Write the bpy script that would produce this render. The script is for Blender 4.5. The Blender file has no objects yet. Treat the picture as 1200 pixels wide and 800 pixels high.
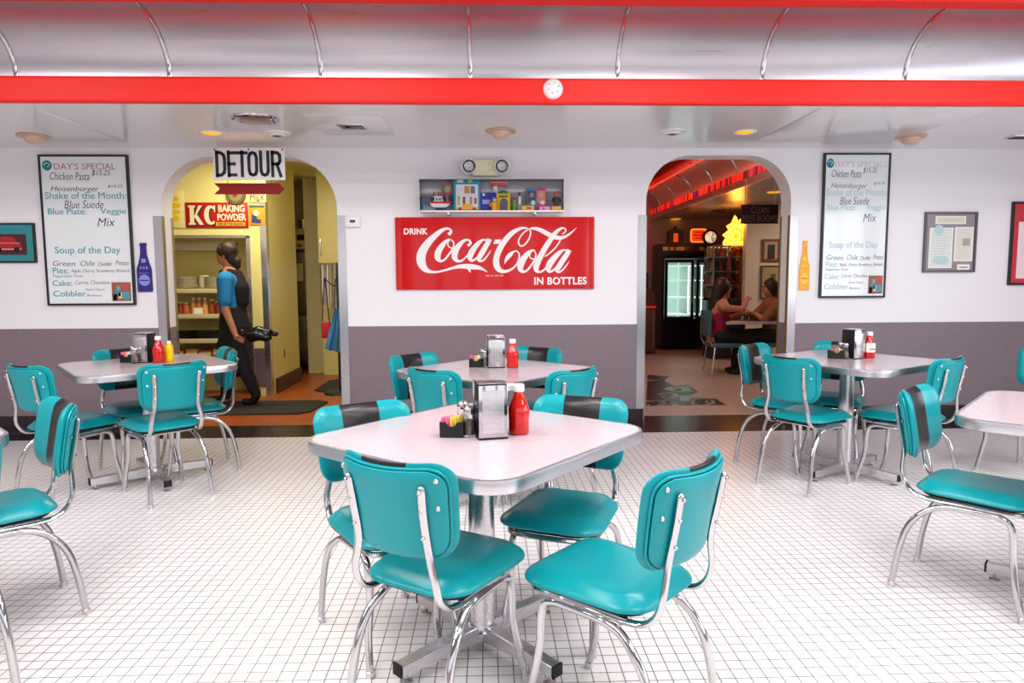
import bpy, bmesh, math, random
from mathutils import Vector, Matrix
random.seed(7)
PI = math.pi
COL = bpy.context.scene.collection
R = math.radians

# ------------------------------------------------------------------ camera model
F, CH = 806.1, 1.29
PT, YW, RL = R(5.331), R(2.0), R(0.298)

def rot(d):
    c, s = math.cos(RL), math.sin(RL); d = (c*d[0]+s*d[2], d[1], -s*d[0]+c*d[2])
    c, s = math.cos(PT), math.sin(PT); d = (d[0], c*d[1]+s*d[2], -s*d[1]+c*d[2])
    c, s = math.cos(YW), math.sin(YW); return Vector((c*d[0]+s*d[1], -s*d[0]+c*d[1], d[2]))

def atY(px, py, Y):
    """point of the plane y=Y seen at a pixel of the photograph"""
    d = rot(((px-600)/F, 1, -(py-400)/F)); t = Y/d.y
    return Vector((d.x*t, Y, CH+d.z*t))

def atz(px, py, z):
    d = rot(((px-600)/F, 1, -(py-400)/F)); t = (z-CH)/d.z
    return Vector((d.x*t, d.y*t, z))

# ------------------------------------------------------------------ materials
def lin(c):
    if isinstance(c, str): c = tuple(int(c[i:i+2], 16)/255 for i in (0, 2, 4))
    return tuple((x/12.92 if x <= .04045 else ((x+.055)/1.055)**2.4) for x in c[:3])+(1,)

def nodes(m):
    return m.node_tree.nodes, m.node_tree.links, m.node_tree.nodes['Principled BSDF']

def mat(name, color, rough=.5, metal=0, emit=None, estr=0, coat=0, noise=0, nscale=20, bump=0, alpha=1, trans=0, ior=1.45, spec=.5):
    m = bpy.data.materials.new(name); m.use_nodes = True
    N, L, b = nodes(m)
    b.inputs['Base Color'].default_value = lin(color)
    b.inputs['Roughness'].default_value = rough
    b.inputs['Metallic'].default_value = metal
    b.inputs['Coat Weight'].default_value = coat
    b.inputs['Coat Roughness'].default_value = .05
    b.inputs['Transmission Weight'].default_value = trans
    b.inputs['IOR'].default_value = ior
    b.inputs['Specular IOR Level'].default_value = spec
    b.inputs['Alpha'].default_value = alpha
    if emit:
        b.inputs['Emission Color'].default_value = lin(emit); b.inputs['Emission Strength'].default_value = estr
    if noise or bump:
        tc = N.new('ShaderNodeTexCoord'); n = N.new('ShaderNodeTexNoise')
        n.inputs['Scale'].default_value = nscale; n.inputs['Detail'].default_value = 5
        L.new(tc.outputs['Object'], n.inputs['Vector'])
        if noise:
            mx = N.new('ShaderNodeMix'); mx.data_type = 'RGBA'
            c = lin(color)
            mx.inputs['A'].default_value = tuple(min(1, x*(1-noise)) for x in c[:3])+(1,)
            mx.inputs['B'].default_value = tuple(min(1, x*(1+noise)) for x in c[:3])+(1,)
            L.new(n.outputs['Fac'], mx.inputs['Factor']); L.new(mx.outputs['Result'], b.inputs['Base Color'])
        if bump:
            bp = N.new('ShaderNodeBump'); bp.inputs['Strength'].default_value = bump; bp.inputs['Distance'].default_value = .002
            L.new(n.outputs['Fac'], bp.inputs['Height']); L.new(bp.outputs['Normal'], b.inputs['Normal'])
    return m

def tile_mat(name, tile, grout, size=.0509, gw=.0030, ox=0, oy=0, rough=.3, vary=.04):
    m = bpy.data.materials.new(name); m.use_nodes = True
    N, L, b = nodes(m)
    g = N.new('ShaderNodeNewGeometry'); sx = N.new('ShaderNodeSeparateXYZ'); L.new(g.outputs['Position'], sx.inputs[0])
    def line(out, off):
        a = N.new('ShaderNodeMath'); a.operation = 'SUBTRACT'; L.new(out, a.inputs[0]); a.inputs[1].default_value = off
        d = N.new('ShaderNodeMath'); d.operation = 'DIVIDE'; L.new(a.outputs[0], d.inputs[0]); d.inputs[1].default_value = size
        f = N.new('ShaderNodeMath'); f.operation = 'FRACT'; L.new(d.outputs[0], f.inputs[0])
        fl = N.new('ShaderNodeMath'); fl.operation = 'FLOOR'; L.new(d.outputs[0], fl.inputs[0])
        p = N.new('ShaderNodeMath'); p.operation = 'PINGPONG'; L.new(f.outputs[0], p.inputs[0]); p.inputs[1].default_value = .5
        return p.outputs[0], fl.outputs[0]
    px, fx = line(sx.outputs[0], ox); py, fy = line(sx.outputs[1], oy)
    mn = N.new('ShaderNodeMath'); mn.operation = 'MINIMUM'; L.new(px, mn.inputs[0]); L.new(py, mn.inputs[1])
    r = N.new('ShaderNodeMapRange'); L.new(mn.outputs[0], r.inputs['Value'])
    h = gw/size/2
    r.inputs['From Min'].default_value = h*.6; r.inputs['From Max'].default_value = h*1.4
    cb = N.new('ShaderNodeCombineXYZ'); L.new(fx, cb.inputs[0]); L.new(fy, cb.inputs[1])
    wn = N.new('ShaderNodeTexWhiteNoise'); L.new(cb.outputs[0], wn.inputs['Vector'])
    big = N.new('ShaderNodeTexNoise'); big.inputs['Scale'].default_value = 1.3; big.inputs['Detail'].default_value = 6; L.new(g.outputs['Position'], big.inputs['Vector'])
    ad = N.new('ShaderNodeMath'); ad.operation = 'ADD'; L.new(wn.outputs['Value'], ad.inputs[0]); L.new(big.outputs['Fac'], ad.inputs[1])
    ml = N.new('ShaderNodeMath'); ml.operation = 'MULTIPLY'; L.new(ad.outputs[0], ml.inputs[0]); ml.inputs[1].default_value = .5
    tv = N.new('ShaderNodeMix'); tv.data_type = 'RGBA'; c = lin(tile)
    tv.inputs['A'].default_value = tuple(x*(1-vary*2) for x in c[:3])+(1,)
    tv.inputs['B'].default_value = tuple(min(1, x*(1+vary)) for x in c[:3])+(1,)
    L.new(ml.outputs[0], tv.inputs['Factor'])
    # grout picks up more or less dirt from place to place
    gn = N.new('ShaderNodeTexNoise'); gn.inputs['Scale'].default_value = 4; gn.inputs['Detail'].default_value = 4; L.new(g.outputs['Position'], gn.inputs['Vector'])
    gm = N.new('ShaderNodeMix'); gm.data_type = 'RGBA'; q = lin(grout)
    gm.inputs['A'].default_value = tuple(x*.5 for x in q[:3])+(1,); gm.inputs['B'].default_value = tuple(min(1, x*1.9) for x in q[:3])+(1,)
    L.new(gn.outputs['Fac'], gm.inputs['Factor'])
    mx = N.new('ShaderNodeMix'); mx.data_type = 'RGBA'
    L.new(r.outputs[0], mx.inputs['Factor']); L.new(gm.outputs['Result'], mx.inputs['A']); L.new(tv.outputs['Result'], mx.inputs['B'])
    L.new(mx.outputs['Result'], b.inputs['Base Color'])
    b.inputs['Roughness'].default_value = rough
    bp = N.new('ShaderNodeBump'); bp.inputs['Strength'].default_value = .25; bp.inputs['Distance'].default_value = .001
    L.new(r.outputs[0], bp.inputs['Height']); L.new(bp.outputs['Normal'], b.inputs['Normal'])
    return m

def two_tone_wall(name, up, low, zsplit):
    """painted wall above a fabric-textured vinyl wainscot"""
    m = bpy.data.materials.new(name); m.use_nodes = True
    N, L, b = nodes(m)
    g = N.new('ShaderNodeNewGeometry'); sx = N.new('ShaderNodeSeparateXYZ'); L.new(g.outputs['Position'], sx.inputs[0])
    gt = N.new('ShaderNodeMath'); gt.operation = 'GREATER_THAN'; L.new(sx.outputs[2], gt.inputs[0]); gt.inputs[1].default_value = zsplit
    w = N.new('ShaderNodeTexNoise'); w.inputs['Scale'].default_value = 90; w.inputs['Detail'].default_value = 4; L.new(g.outputs['Position'], w.inputs['Vector'])
    lw = N.new('ShaderNodeMix'); lw.data_type = 'RGBA'; q = lin(low)
    lw.inputs['A'].default_value = tuple(x*.78 for x in q[:3])+(1,); lw.inputs['B'].default_value = tuple(x*1.22 for x in q[:3])+(1,)
    L.new(w.outputs['Fac'], lw.inputs['Factor'])
    mx = N.new('ShaderNodeMix'); mx.data_type = 'RGBA'
    L.new(gt.outputs[0], mx.inputs['Factor']); L.new(lw.outputs['Result'], mx.inputs['A']); mx.inputs['B'].default_value = lin(up)
    L.new(mx.outputs['Result'], b.inputs['Base Color'])
    b.inputs['Roughness'].default_value = .45
    return m

def brushed(name, color, rough=.3, scale=(1.5, 60, 60)):
    m = mat(name, color, rough, 1)
    N, L, b = nodes(m)
    tc = N.new('ShaderNodeTexCoord'); mp = N.new('ShaderNodeMapping'); mp.inputs['Scale'].default_value = scale
    n = N.new('ShaderNodeTexNoise'); n.inputs['Scale'].default_value = 4; n.inputs['Detail'].default_value = 8
    L.new(tc.outputs['Object'], mp.inputs[0]); L.new(mp.outputs[0], n.inputs['Vector'])
    r = N.new('ShaderNodeMapRange'); L.new(n.outputs['Fac'], r.inputs['Value'])
    r.inputs['To Min'].default_value = rough*.7; r.inputs['To Max'].default_value = rough*1.4
    L.new(r.outputs[0], b.inputs['Roughness'])
    return m

M = {}
M['teal'] = mat('teal_vinyl', '008C94', .28, bump=.10, nscale=220, spec=.4)
M['black_vinyl'] = mat('black_vinyl', '1C171A', .28, bump=.1, nscale=220)
M['chrome'] = mat('chrome', 'C8C6C8', .1, 1)
M['alu'] = brushed('brushed_aluminium', 'D8D5D8', .28)
M['steel'] = brushed('stainless_cove', 'B9B4BA', .30, (.6, 30, 30))
M['laminate'] = mat('grey_laminate', 'AEA2A8', .2, noise=.10, nscale=40)
M['band'] = mat('satin_table_edge', 'D8D6DA', .3, 1)
M['satin'] = mat('satin_metal', 'C4C2C6', .22, 1)
M['red'] = mat('red_enamel', 'E6261E', .45, spec=.3)
M['coke'] = mat('sign_red_enamel', 'CC0006', .16, coat=.25, spec=.35)
M['signwhite'] = mat('sign_white', 'F2ECEC', .3)
M['white'] = mat('white_plastic', 'EDEBEA', .35)
M['cream_plastic'] = mat('cream_plastic', 'E9E2C2', .4)
M['black'] = mat('black_plastic', '141214', .35)
M['rubber'] = mat('black_rubber', '101010', .7)
M['ceil'] = mat('ceiling_gloss_white', 'E2E0E2', .16, spec=.5)
M['tile'] = tile_mat('white_mosaic_tile', 'E2DEDE', '4A3F42', ox=.47*.0509, oy=.87*.0509, gw=.0034)
M['tile2'] = tile_mat('dimmed_hall_mosaic_tile', 'AE978C', '76625A', ox=.47*.0509, oy=.87*.0509, rough=.4)  # same white tile, the hall's dim pinkish light mixed into its colour
M['blacktile'] = mat('black_floor_tile', '2A2123', .25, noise=.2, nscale=30)
M['quarry'] = tile_mat('orange_quarry_tile', 'A65322', '6A3A1E', size=.152, gw=.008, rough=.35, vary=.12)
M['mat_rubber'] = mat('rubber_floor_mat', '242120', .8, bump=.4, nscale=60)
M['wall'] = two_tone_wall('diner_wall', 'EDEAEE', '7C6E76', .883)
M['cream'] = mat('cream_paint', 'E6DC92', .4, noise=.04, nscale=3)
M['creamdark'] = mat('cream_panel', 'D8CE9C', .35, noise=.05, nscale=4)
M['ketchup'] = mat('ketchup', 'C01206', .12, coat=.6)
M['mustard'] = mat('mustard', 'F2C400', .25)
M['glass'] = mat('clear_glass', 'FFFFFF', .03, trans=1, ior=1.45)
def sheet(name, tint=(1, 1, 1, 1)):
    m = bpy.data.materials.new(name); m.use_nodes = True; N = m.node_tree.nodes; L = m.node_tree.links
    N.remove(N['Principled BSDF']); o = N['Material Output']
    t_ = N.new('ShaderNodeBsdfTransparent'); t_.inputs[0].default_value = tint; g_ = N.new('ShaderNodeBsdfGlossy'); g_.inputs['Roughness'].default_value = .03
    f_ = N.new('ShaderNodeFresnel'); f_.inputs[0].default_value = 1.25; x_ = N.new('ShaderNodeMixShader')
    L.new(f_.outputs[0], x_.inputs[0]); L.new(t_.outputs[0], x_.inputs[1]); L.new(g_.outputs[0], x_.inputs[2]); L.new(x_.outputs[0], o.inputs[0]); return m
M['acrylic'] = sheet('clear_acrylic', (.97, .97, .98, 1))
M['salt'] = mat('salt', 'F4F2EE', .8)
M['pepper'] = mat('ground_pepper', '6A5C4C', .9, noise=.5, nscale=300)
M['pink'] = mat('pink_paper', 'F07AA8', .6)
M['yellow'] = mat('yellow_paper', 'F3D860', .6)
M['paper'] = mat('white_paper', 'F4F1EC', .7)
M['board'] = mat('marker_board', 'E6ECEE', .1, coat=.5)
M['frameblack'] = mat('black_frame', '1A181C', .35)
M['ink'] = mat('black_marker_ink', '2A2830', .5)
M['tealink'] = mat('teal_lettering', '3E9AA2', .5)
M['blueink'] = mat('blue_lettering', '5A8AA8', .5)
M['redink'] = mat('faded_red_lettering', 'C06A78', .5)
M['brownink'] = mat('brown_marker_ink', '6A4048', .5)
M['skin'] = mat('skin', 'B87A5C', .5)
M['hair'] = mat('dark_brown_hair', '2A1712', .5, noise=.3, nscale=60)
M['bluecloth'] = mat('blue_shirt', '1478B4', .8)
M['blackcloth'] = mat('black_cloth', '151216', .85, noise=.2, nscale=80)
M['lamp_amber'] = mat('amber_lamp_glass', 'F0B020', .3, emit='F0A818', estr=.9)
M['plate'] = mat('cream_china', 'E8E0C8', .25)
M['wood'] = mat('brown_wood', '5A3524', .45, noise=.3, nscale=15)

def colmat(hexc, rough=.45, **k):
    key = 'c_'+hexc+str(rough)+str(sorted(k.items()))
    if key not in M: M[key] = mat('paint_'+hexc.lower(), hexc, rough, **k)
    return M[key]

# ------------------------------------------------------------------ mesh helpers
def finish(bm, smooth=True, angle=40):
    bmesh.ops.recalc_face_normals(bm, faces=bm.faces)
    for f in bm.faces: f.smooth = smooth
    if smooth:
        for e in bm.edges:
            if len(e.link_faces) == 2 and e.calc_face_angle(0) > R(angle): e.smooth = False

def obj(name, bm, m, parent=None, loc=None, smooth=True, angle=40, matrix=None):
    if isinstance(bm, bpy.types.Mesh): me = bm
    else:
        finish(bm, smooth, angle)
        me = bpy.data.meshes.new(name); bm.to_mesh(me); bm.free()
    ms = m if isinstance(m, (list, tuple)) else [m]
    if not me.materials:
        for x in ms: me.materials.append(x)
    o = bpy.data.objects.new(name, me); COL.objects.link(o)
    if parent: o.parent = parent
    if loc is not None: o.location = loc
    return o

def root(name, label, cat, loc=(0, 0, 0), rz=0, group=None):
    o = bpy.data.objects.new(name, None); COL.objects.link(o); o.empty_display_size = .05
    o.location = loc; o.rotation_euler = (0, 0, rz); tag(o, label, cat, group); return o

def tag(o, label, cat, group=None, kind=None):
    o['label'] = label; o['category'] = cat
    if group: o['group'] = group
    if kind: o['kind'] = kind
    return o

def struct(name, bm, m, smooth=False, **k):
    o = obj(name, bm, m, smooth=smooth, **k); o['kind'] = 'structure'; return o

def dup(o, parent=None):
    c = o.copy(); COL.objects.link(c)
    if parent: c.parent = parent
    for ch in list(o.children): dup(ch, c)
    return c

def box(bm, x0, x1, y0, y1, z0, z1, mi=0, bev=0, seg=2):
    vs = [bm.verts.new(p) for p in ((x0, y0, z0), (x1, y0, z0), (x1, y1, z0), (x0, y1, z0), (x0, y0, z1), (x1, y0, z1), (x1, y1, z1), (x0, y1, z1))]
    fs = [bm.faces.new([vs[i] for i in q]) for q in ((3, 2, 1, 0), (4, 5, 6, 7), (0, 1, 5, 4), (1, 2, 6, 5), (2, 3, 7, 6), (3, 0, 4, 7))]
    for f in fs: f.material_index = mi
    if bev:
        es = list({e for f in fs for e in f.edges})
        r = bmesh.ops.bevel(bm, geom=es, offset=bev, segments=seg, affect='EDGES', profile=.5)
        for f in r['faces']: f.material_index = mi
    return vs

def bx(x0, x1, y0, y1, z0, z1, bev=0, seg=2):
    bm = bmesh.new(); box(bm, x0, x1, y0, y1, z0, z1, 0, bev, seg); return bm

def lathe(bm, prof, seg=24, c=(0, 0, 0), mi=0, axis='z'):
    rings = []
    for r, z in prof:
        ring = []
        for i in range(seg):
            a = 2*PI*i/seg
            if axis == 'z': p = (c[0]+r*math.cos(a), c[1]+r*math.sin(a), c[2]+z)
            elif axis == 'y': p = (c[0]+r*math.cos(a), c[1]+z, c[2]+r*math.sin(a))
            else: p = (c[0]+z, c[1]+r*math.cos(a), c[2]+r*math.sin(a))
            ring.append(bm.verts.new(p))
        rings.append(ring)
    for a, b in zip(rings, rings[1:]):
        for i in range(seg):
            j = (i+1) % seg
            bm.faces.new((a[i], a[j], b[j], b[i])).material_index = mi
    if prof[0][0] > 1e-5: bm.faces.new(rings[0][::-1]).material_index = mi
    if prof[-1][0] > 1e-5: bm.faces.new(rings[-1]).material_index = mi

def lt(prof, seg=24, **k):
    bm = bmesh.new(); lathe(bm, prof, seg, **k); return bm

def crom(pts, n=8, closed=False):
    out = []; P = [Vector(p) for p in pts]; N = len(P)
    rng = range(N) if closed else range(N-1)
    for i in rng:
        p0 = P[(i-1) % N] if (closed or i > 0) else P[0]*2-P[1]
        p1 = P[i]; p2 = P[(i+1) % N]
        p3 = P[(i+2) % N] if (closed or i+2 < N) else P[-1]*2-P[-2]
        for k in range(n):
            t = k/n
            out.append(.5*((2*p1)+(-p0+p2)*t+(2*p0-5*p1+4*p2-p3)*t*t+(-p0+3*p1-3*p2+p3)*t**3))
    if not closed: out.append(P[-1].copy())
    return out

def tube(bm, pts, r, seg=10, closed=False, n=6, ry=None, mi=0, smooth=True, side=None):
    """sweep; r may be a list; ry flattens the section along the side vector"""
    path = crom(pts, n, closed) if smooth else [Vector(p) for p in pts]
    N = len(path)
    rr = [r]*N if not isinstance(r, (list, tuple)) else None
    if rr is None:
        rr = []
        for i in range(N):
            f = i/(N-1)*(len(r)-1); a = int(min(f, len(r)-2)); rr.append(r[a]+(r[a+1]-r[a])*(f-a))
    rings = []; u = None
    for i, p in enumerate(path):
        if closed: t = path[(i+1) % N]-path[i-1]
        else: t = path[min(i+1, N-1)]-path[max(i-1, 0)]
        t.normalize()
        if side is not None:
            w = t.cross(Vector(side)); w.normalize(); u = w.cross(t).normalized()
        elif u is None:
            u = t.orthogonal().normalized(); w = t.cross(u)
        else:
            u = (u-t*u.dot(t)).normalized(); w = t.cross(u)
        a1, a2 = rr[i], (rr[i] if ry is None else ry)
        rings.append([bm.verts.new(p+u*math.cos(2*PI*k/seg)*a1+w*math.sin(2*PI*k/seg)*a2) for k in range(seg)])
    for i in range(N if closed else N-1):
        a, b = rings[i], rings[(i+1) % N]
        for k in range(seg):
            l = (k+1) % seg; bm.faces.new((a[k], a[l], b[l], b[k])).material_index = mi
    if not closed:
        bm.faces.new(rings[0][::-1]).material_index = mi; bm.faces.new(rings[-1]).material_index = mi

def tb(pts, r, **k):
    bm = bmesh.new(); tube(bm, pts, r, **k); return bm

def prism(bm, pts2, y0, y1, mi=0, plane='xz'):
    """extrude a 2D outline; plane xz -> thickness along y; plane xy -> thickness along z"""
    def P(p, d): return (p[0], d, p[1]) if plane == 'xz' else ((p[0], p[1], d) if plane == 'xy' else (d, p[0], p[1]))
    a = [bm.verts.new(P(p, y0)) for p in pts2]; b = [bm.verts.new(P(p, y1)) for p in pts2]
    n = len(a)
    f1 = bm.faces.new(a); f2 = bm.faces.new(b[::-1]); f1.material_index = f2.material_index = mi
    for i in range(n):
        bm.faces.new((a[i], b[i], b[(i+1) % n], a[(i+1) % n])).material_index = mi
    return f1, f2

def rrect(w, h, r, n=8, cx=0, cy=0):
    out = []
    for qx, qy, a0 in ((1, 1, 0), (-1, 1, 90), (-1, -1, 180), (1, -1, 270)):
        for k in range(n+1):
            a = R(a0+90*k/n); out.append((cx+qx*(w/2-r)+r*math.cos(a), cy+qy*(h/2-r)+r*math.sin(a)))
    return out

def slab(w, h, t, rc, edge, e0=.35, cuts=16, front=1.0, back=1.0, fn=None, matfn=None):
    """upholstered pad: rounded outline in xz, thickness along y, puffed edges"""
    bm = bmesh.new(); bmesh.ops.create_cube(bm, size=2)
    bmesh.ops.subdivide_edges(bm, edges=bm.edges, cuts=cuts, use_grid_fill=True)
    hw, hh = w/2, h/2
    for v in bm.verts:
        x, y, z = v.co.x*hw, v.co.y, v.co.z*hh
        cx = max(-(hw-rc), min(hw-rc, x)); cz = max(-(hh-rc), min(hh-rc, z))
        q = Vector((x-cx, z-cz))
        if abs(q.x) > 1e-6 and abs(q.y) > 1e-6: q *= max(abs(q.x), abs(q.y))/q.length
        x, z = cx+q.x, cz+q.y
        ax, az = abs(x)-(hw-rc), abs(z)-(hh-rc)
        d = rc-(math.hypot(max(ax, 0), max(az, 0))+min(max(ax, az), 0))
        k = min(d/edge, 1); p = e0+(1-e0)*math.sqrt(max(0, 1-(1-k)**2))
        mid = 1+.0*k
        if abs(y) < .999 and d < 1e-4:      # side wall bulges a little
            s = (1-y*y)*t*.25
            n = Vector((x-cx, z-cz))
            if n.length < 1e-6: n = Vector((math.copysign(1, x) if abs(x) > hw-1e-4 else 0, math.copysign(1, z) if abs(z) > hh-1e-4 else 0))
            n.normalize(); x += n.x*s; z += n.y*s
        y = y*t/2*p*(front if y > 0 else back)
        v.co = (x, y, z)
    if matfn:
        for f in bm.faces: f.material_index = matfn(f.calc_center_median(), f)
    if fn:
        for v in bm.verts: v.co = fn(v.co)
    return bm

def text_mesh(s, shear=0, offset=0, spacing=1.0, extrude=.0):
    c = bpy.data.curves.new('t', 'FONT'); c.body = s; c.size = 1; c.shear = shear; c.offset = offset; c.space_character = spacing
    c.resolution_u = 3; c.extrude = extrude
    o = bpy.data.objects.new('t', c); COL.objects.link(o)
    dg = bpy.context.evaluated_depsgraph_get(); me = bpy.data.meshes.new_from_object(o.evaluated_get(dg))
    bpy.data.objects.remove(o); bpy.data.curves.remove(c)
    return me

def text_into(bm, s, x0, x1, z0, z1, y, shear=0, offset=0, spacing=1.0, mi=0, th=.0015, tilt=0):
    """letters fitted to a box on an xz plane, facing -y"""
    me = text_mesh(s, shear, offset, spacing)
    if not me.vertices: return
    xs = [v.co.x for v in me.vertices]; ys = [v.co.y for v in me.vertices]
    ax, bx_, ay, by = min(xs), max(xs), min(ys), max(ys)
    t = bmesh.new(); t.from_mesh(me)
    r = bmesh.ops.extrude_face_region(t, geom=list(t.faces))
    up = {v for v in r['geom'] if isinstance(v, bmesh.types.BMVert)}
    for v in t.verts:
        f = (v.co.x-ax)/max(bx_-ax, 1e-6); g = (v.co.y-ay)/max(by-ay, 1e-6)
        v.co = Vector((x0+f*(x1-x0), y-(th if v not in up else 0), z0+g*(z1-z0)+tilt*(f-.5)))
    for f in t.faces: f.material_index = mi
    m2 = bpy.data.meshes.new('x'); t.to_mesh(m2); t.free(); bm.from_mesh(m2)
    bpy.data.meshes.remove(m2); bpy.data.meshes.remove(me)

def ptext(bm, s, px0, py0, px1, py1, Y, **k):
    """letters fitted to the pixel box they fill on the plane y=Y"""
    a = atY(px0, py1, Y); b = atY(px1, py0, Y)
    text_into(bm, s, a.x, b.x, a.z, b.z, Y, **k)

def ribbon(bm, pts, y, th=.002, n=6, conv=None, mi=0):
    """variable-width pen stroke (x, z, width)"""
    path = crom([Vector(p) for p in pts], n)
    L_, R_ = [], []
    for i, p in enumerate(path):
        t = path[min(i+1, len(path)-1)]-path[max(i-1, 0)]; t.z = 0
        if t.length < 1e-9: t = Vector((1, 0, 0))
        t.normalize(); nn = Vector((-t.y, t.x, 0)); w = max(p.z, 1)/2
        L_.append((p.x+nn.x*w, p.y+nn.y*w)); R_.append((p.x-nn.x*w, p.y-nn.y*w))
    def V(q, yy):
        x, z = conv(Vector((q[0], q[1], 0))); return bm.verts.new((x, yy, z))
    fl = [V(q, y-th) for q in L_]; fr = [V(q, y-th) for q in R_]; bl = [V(q, y) for q in L_]; br = [V(q, y) for q in R_]
    for i in range(len(path)-1):
        for q in ((fl[i], fr[i], fr[i+1], fl[i+1]), (fl[i], fl[i+1], bl[i+1], bl[i]), (fr[i], br[i], br[i+1], fr[i+1])):
            bm.faces.new(q).material_index = mi

def prect(px0, py0, px1, py1, Y):
    a = atY(px0, py1, Y); b = atY(px1, py0, Y); return a.x, b.x, a.z, b.z

def remesh(bm, vox=.012, it=4, name='body'):
    me = bpy.data.meshes.new(name); bmesh.ops.recalc_face_normals(bm, faces=bm.faces); bm.to_mesh(me); bm.free()
    o = bpy.data.objects.new(name, me); COL.objects.link(o)
    md = o.modifiers.new('r', 'REMESH'); md.mode = 'VOXEL'; md.voxel_size = vox; md.use_smooth_shade = True
    sm = o.modifiers.new('s', 'SMOOTH'); sm.iterations = it; sm.factor = .5
    dg = bpy.context.evaluated_depsgraph_get(); m2 = bpy.data.meshes.new_from_object(o.evaluated_get(dg))
    bpy.data.objects.remove(o); bpy.data.meshes.remove(me)
    for p in m2.polygons: p.use_smooth = True
    return m2

def ball(bm, c, r, sc=(1, 1, 1), u=16, v=10):
    bmesh.ops.create_uvsphere(bm, u_segments=u, v_segments=v, radius=1, matrix=Matrix.Translation(c) @ Matrix.Diagonal((r*sc[0], r*sc[1], r*sc[2], 1)))

def limb(bm, pts, rs, flat=None):
    """tapered limb through joints with round ends (flat=(sx,sy) ellipse ignored for tiny limbs)"""
    for i in range(len(pts)-1):
        a, b = Vector(pts[i]), Vector(pts[i+1]); ra, rb = rs[i], rs[i+1]
        n = max(2, int((b-a).length/max(.012, min(ra, rb)*.4)))
        for k in range(n+1):
            t = k/n; ball(bm, a.lerp(b, t), ra+(rb-ra)*t, u=10, v=7)

# ================================================================== THE SETTING
YT, YW0, YW1 = 5.58, 5.85, 6.05       # front of the black tile border, wall faces
ZC = 2.36                             # low ceiling
YF = 4.37                             # red fascia
X0, X1, YB = -5.6, 5.6, -2.6

# floors
bm = bx(X0-.2, X1+.2, YB-.2, YT, -.1, 0); struct('floor', bm, M['tile'])
a = atz(758, 487, 0)
bm = bmesh.new(); box(bm, X0-.2, X1+.2, YT, YW0+.1, -.1, 0)
xl0, xl1 = atY(190, 400, YW0).x-.1, atY(398, 400, YW0).x+.1
xr0, xr1 = atY(755, 400, YW0).x-.1, atY(926, 400, YW0).x+.1
box(bm, xl0, xl1, YW0+.1, YW1, -.1, 0)
box(bm, xr0, xr1, YW0+.1, 6.26, -.1, 0)
tag(struct('trim_1', bm, M['blacktile']), 'black tile border set in the floor along the back wall', 'floor border')
struct('floor.001', bx(-5.6, .55, YW1, 11, -.1, 0), M['quarry'])
struct('floor.002', bx(.75, 6.4, 6.26, 13.2, -.1, 0), M['tile2'])

# back wall with two round-topped doorways
def arch_pts(px0, px1, pytop, Y, rpx, base=-.01):
    a = atY(px0, 300, Y).x; b = atY(px1, 300, Y).x; zt = atY((px0+px1)/2, pytop, Y).z; r = rpx/F*Y
    pts = [(a, base)]
    for k in range(13):
        t = R(180-90*k/12); pts.append((a+r+r*math.cos(t), zt-r+r*math.sin(t)*1.0))
    for k in range(13):
        t = R(90-90*k/12); pts.append((b-r+r*math.cos(t), zt-r+r*math.sin(t)))
    pts.append((b, base)); return pts
archL = arch_pts(191.5, 396.5, 184, YW0, 58)
archR = arch_pts(756.5, 925, 182, YW0, 52)

def wall_with_holes(x0, x1, z0, z1, holes, y0, y1, name, m):
    # vertical strips between arches: outline goes round the openings from below
    bm = bmesh.new()
    pts = [(x0, z1), (x0, z0)]
    for h in holes: pts += [(p[0], max(p[1], z0)) for p in h]
    pts += [(x1, z0), (x1, z1)]
    vs = [bm.verts.new((p[0], y0, p[1])) for p in pts]
    es = [bm.edges.new((vs[i], vs[(i+1) % len(vs)])) for i in range(len(vs))]
    r = bmesh.ops.triangle_fill(bm, edges=es, use_beauty=True, use_dissolve=False)
    fs = [f for f in bm.faces]
    e = bmesh.ops.extrude_face_region(bm, geom=fs)
    for v in e['geom']:
        if isinstance(v, bmesh.types.BMVert): v.co.y = y1
    bmesh.ops.recalc_face_normals(bm, faces=bm.faces)
    return struct(name, bm, m, smooth=True, angle=35)
wall_with_holes(X0-.2, X1+1.0, 0, 3.0, [archL, archR], YW0, YW1, 'wall_back', M['wall'])

# black cove base along the back wall
bm = bmesh.new()
for x0, x1 in ((X0, archL[0][0]-.005), (archL[-1][0]+.005, archR[0][0]-.005), (archR[-1][0]+.005, X1)):
    box(bm, x0, x1, YW0-.012, YW0, 0, .149)
    prism(bm, [(YW0-.035, 0), (YW0-.012, 0), (YW0-.012, .02)], x0, x1, plane='yz')
struct('baseboard_back', bm, M['blacktile'])

# chrome corner guards at the doorways (front and rear arrises)
zg = atY(190, 253, YW0).z
def guard(name, xe, side, label):
    """xe: edge of the opening; side=-1: wall lies at smaller x"""
    bm = bmesh.new()
    w = .068
    a, b = sorted((xe+side*w, xe-side*.004))
    box(bm, a, b, YW0-.006, YW0+.0, .002, zg, bev=.002)
    a, b = sorted((xe, xe-side*.005))
    box(bm, a, b, YW0-.006, YW0+.045, .002, zg, bev=.001)
    box(bm, a, b, YW1-.035, YW1+.004, .002, zg, bev=.001)
    return struct(name, bm, M['satin'])
guard('trim_2', archL[0][0], -1, ''); guard('trim_3', archL[-1][0], 1, '')
guard('trim_4', archR[0][0], -1, ''); guard('trim_5', archR[-1][0], 1, '')

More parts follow.
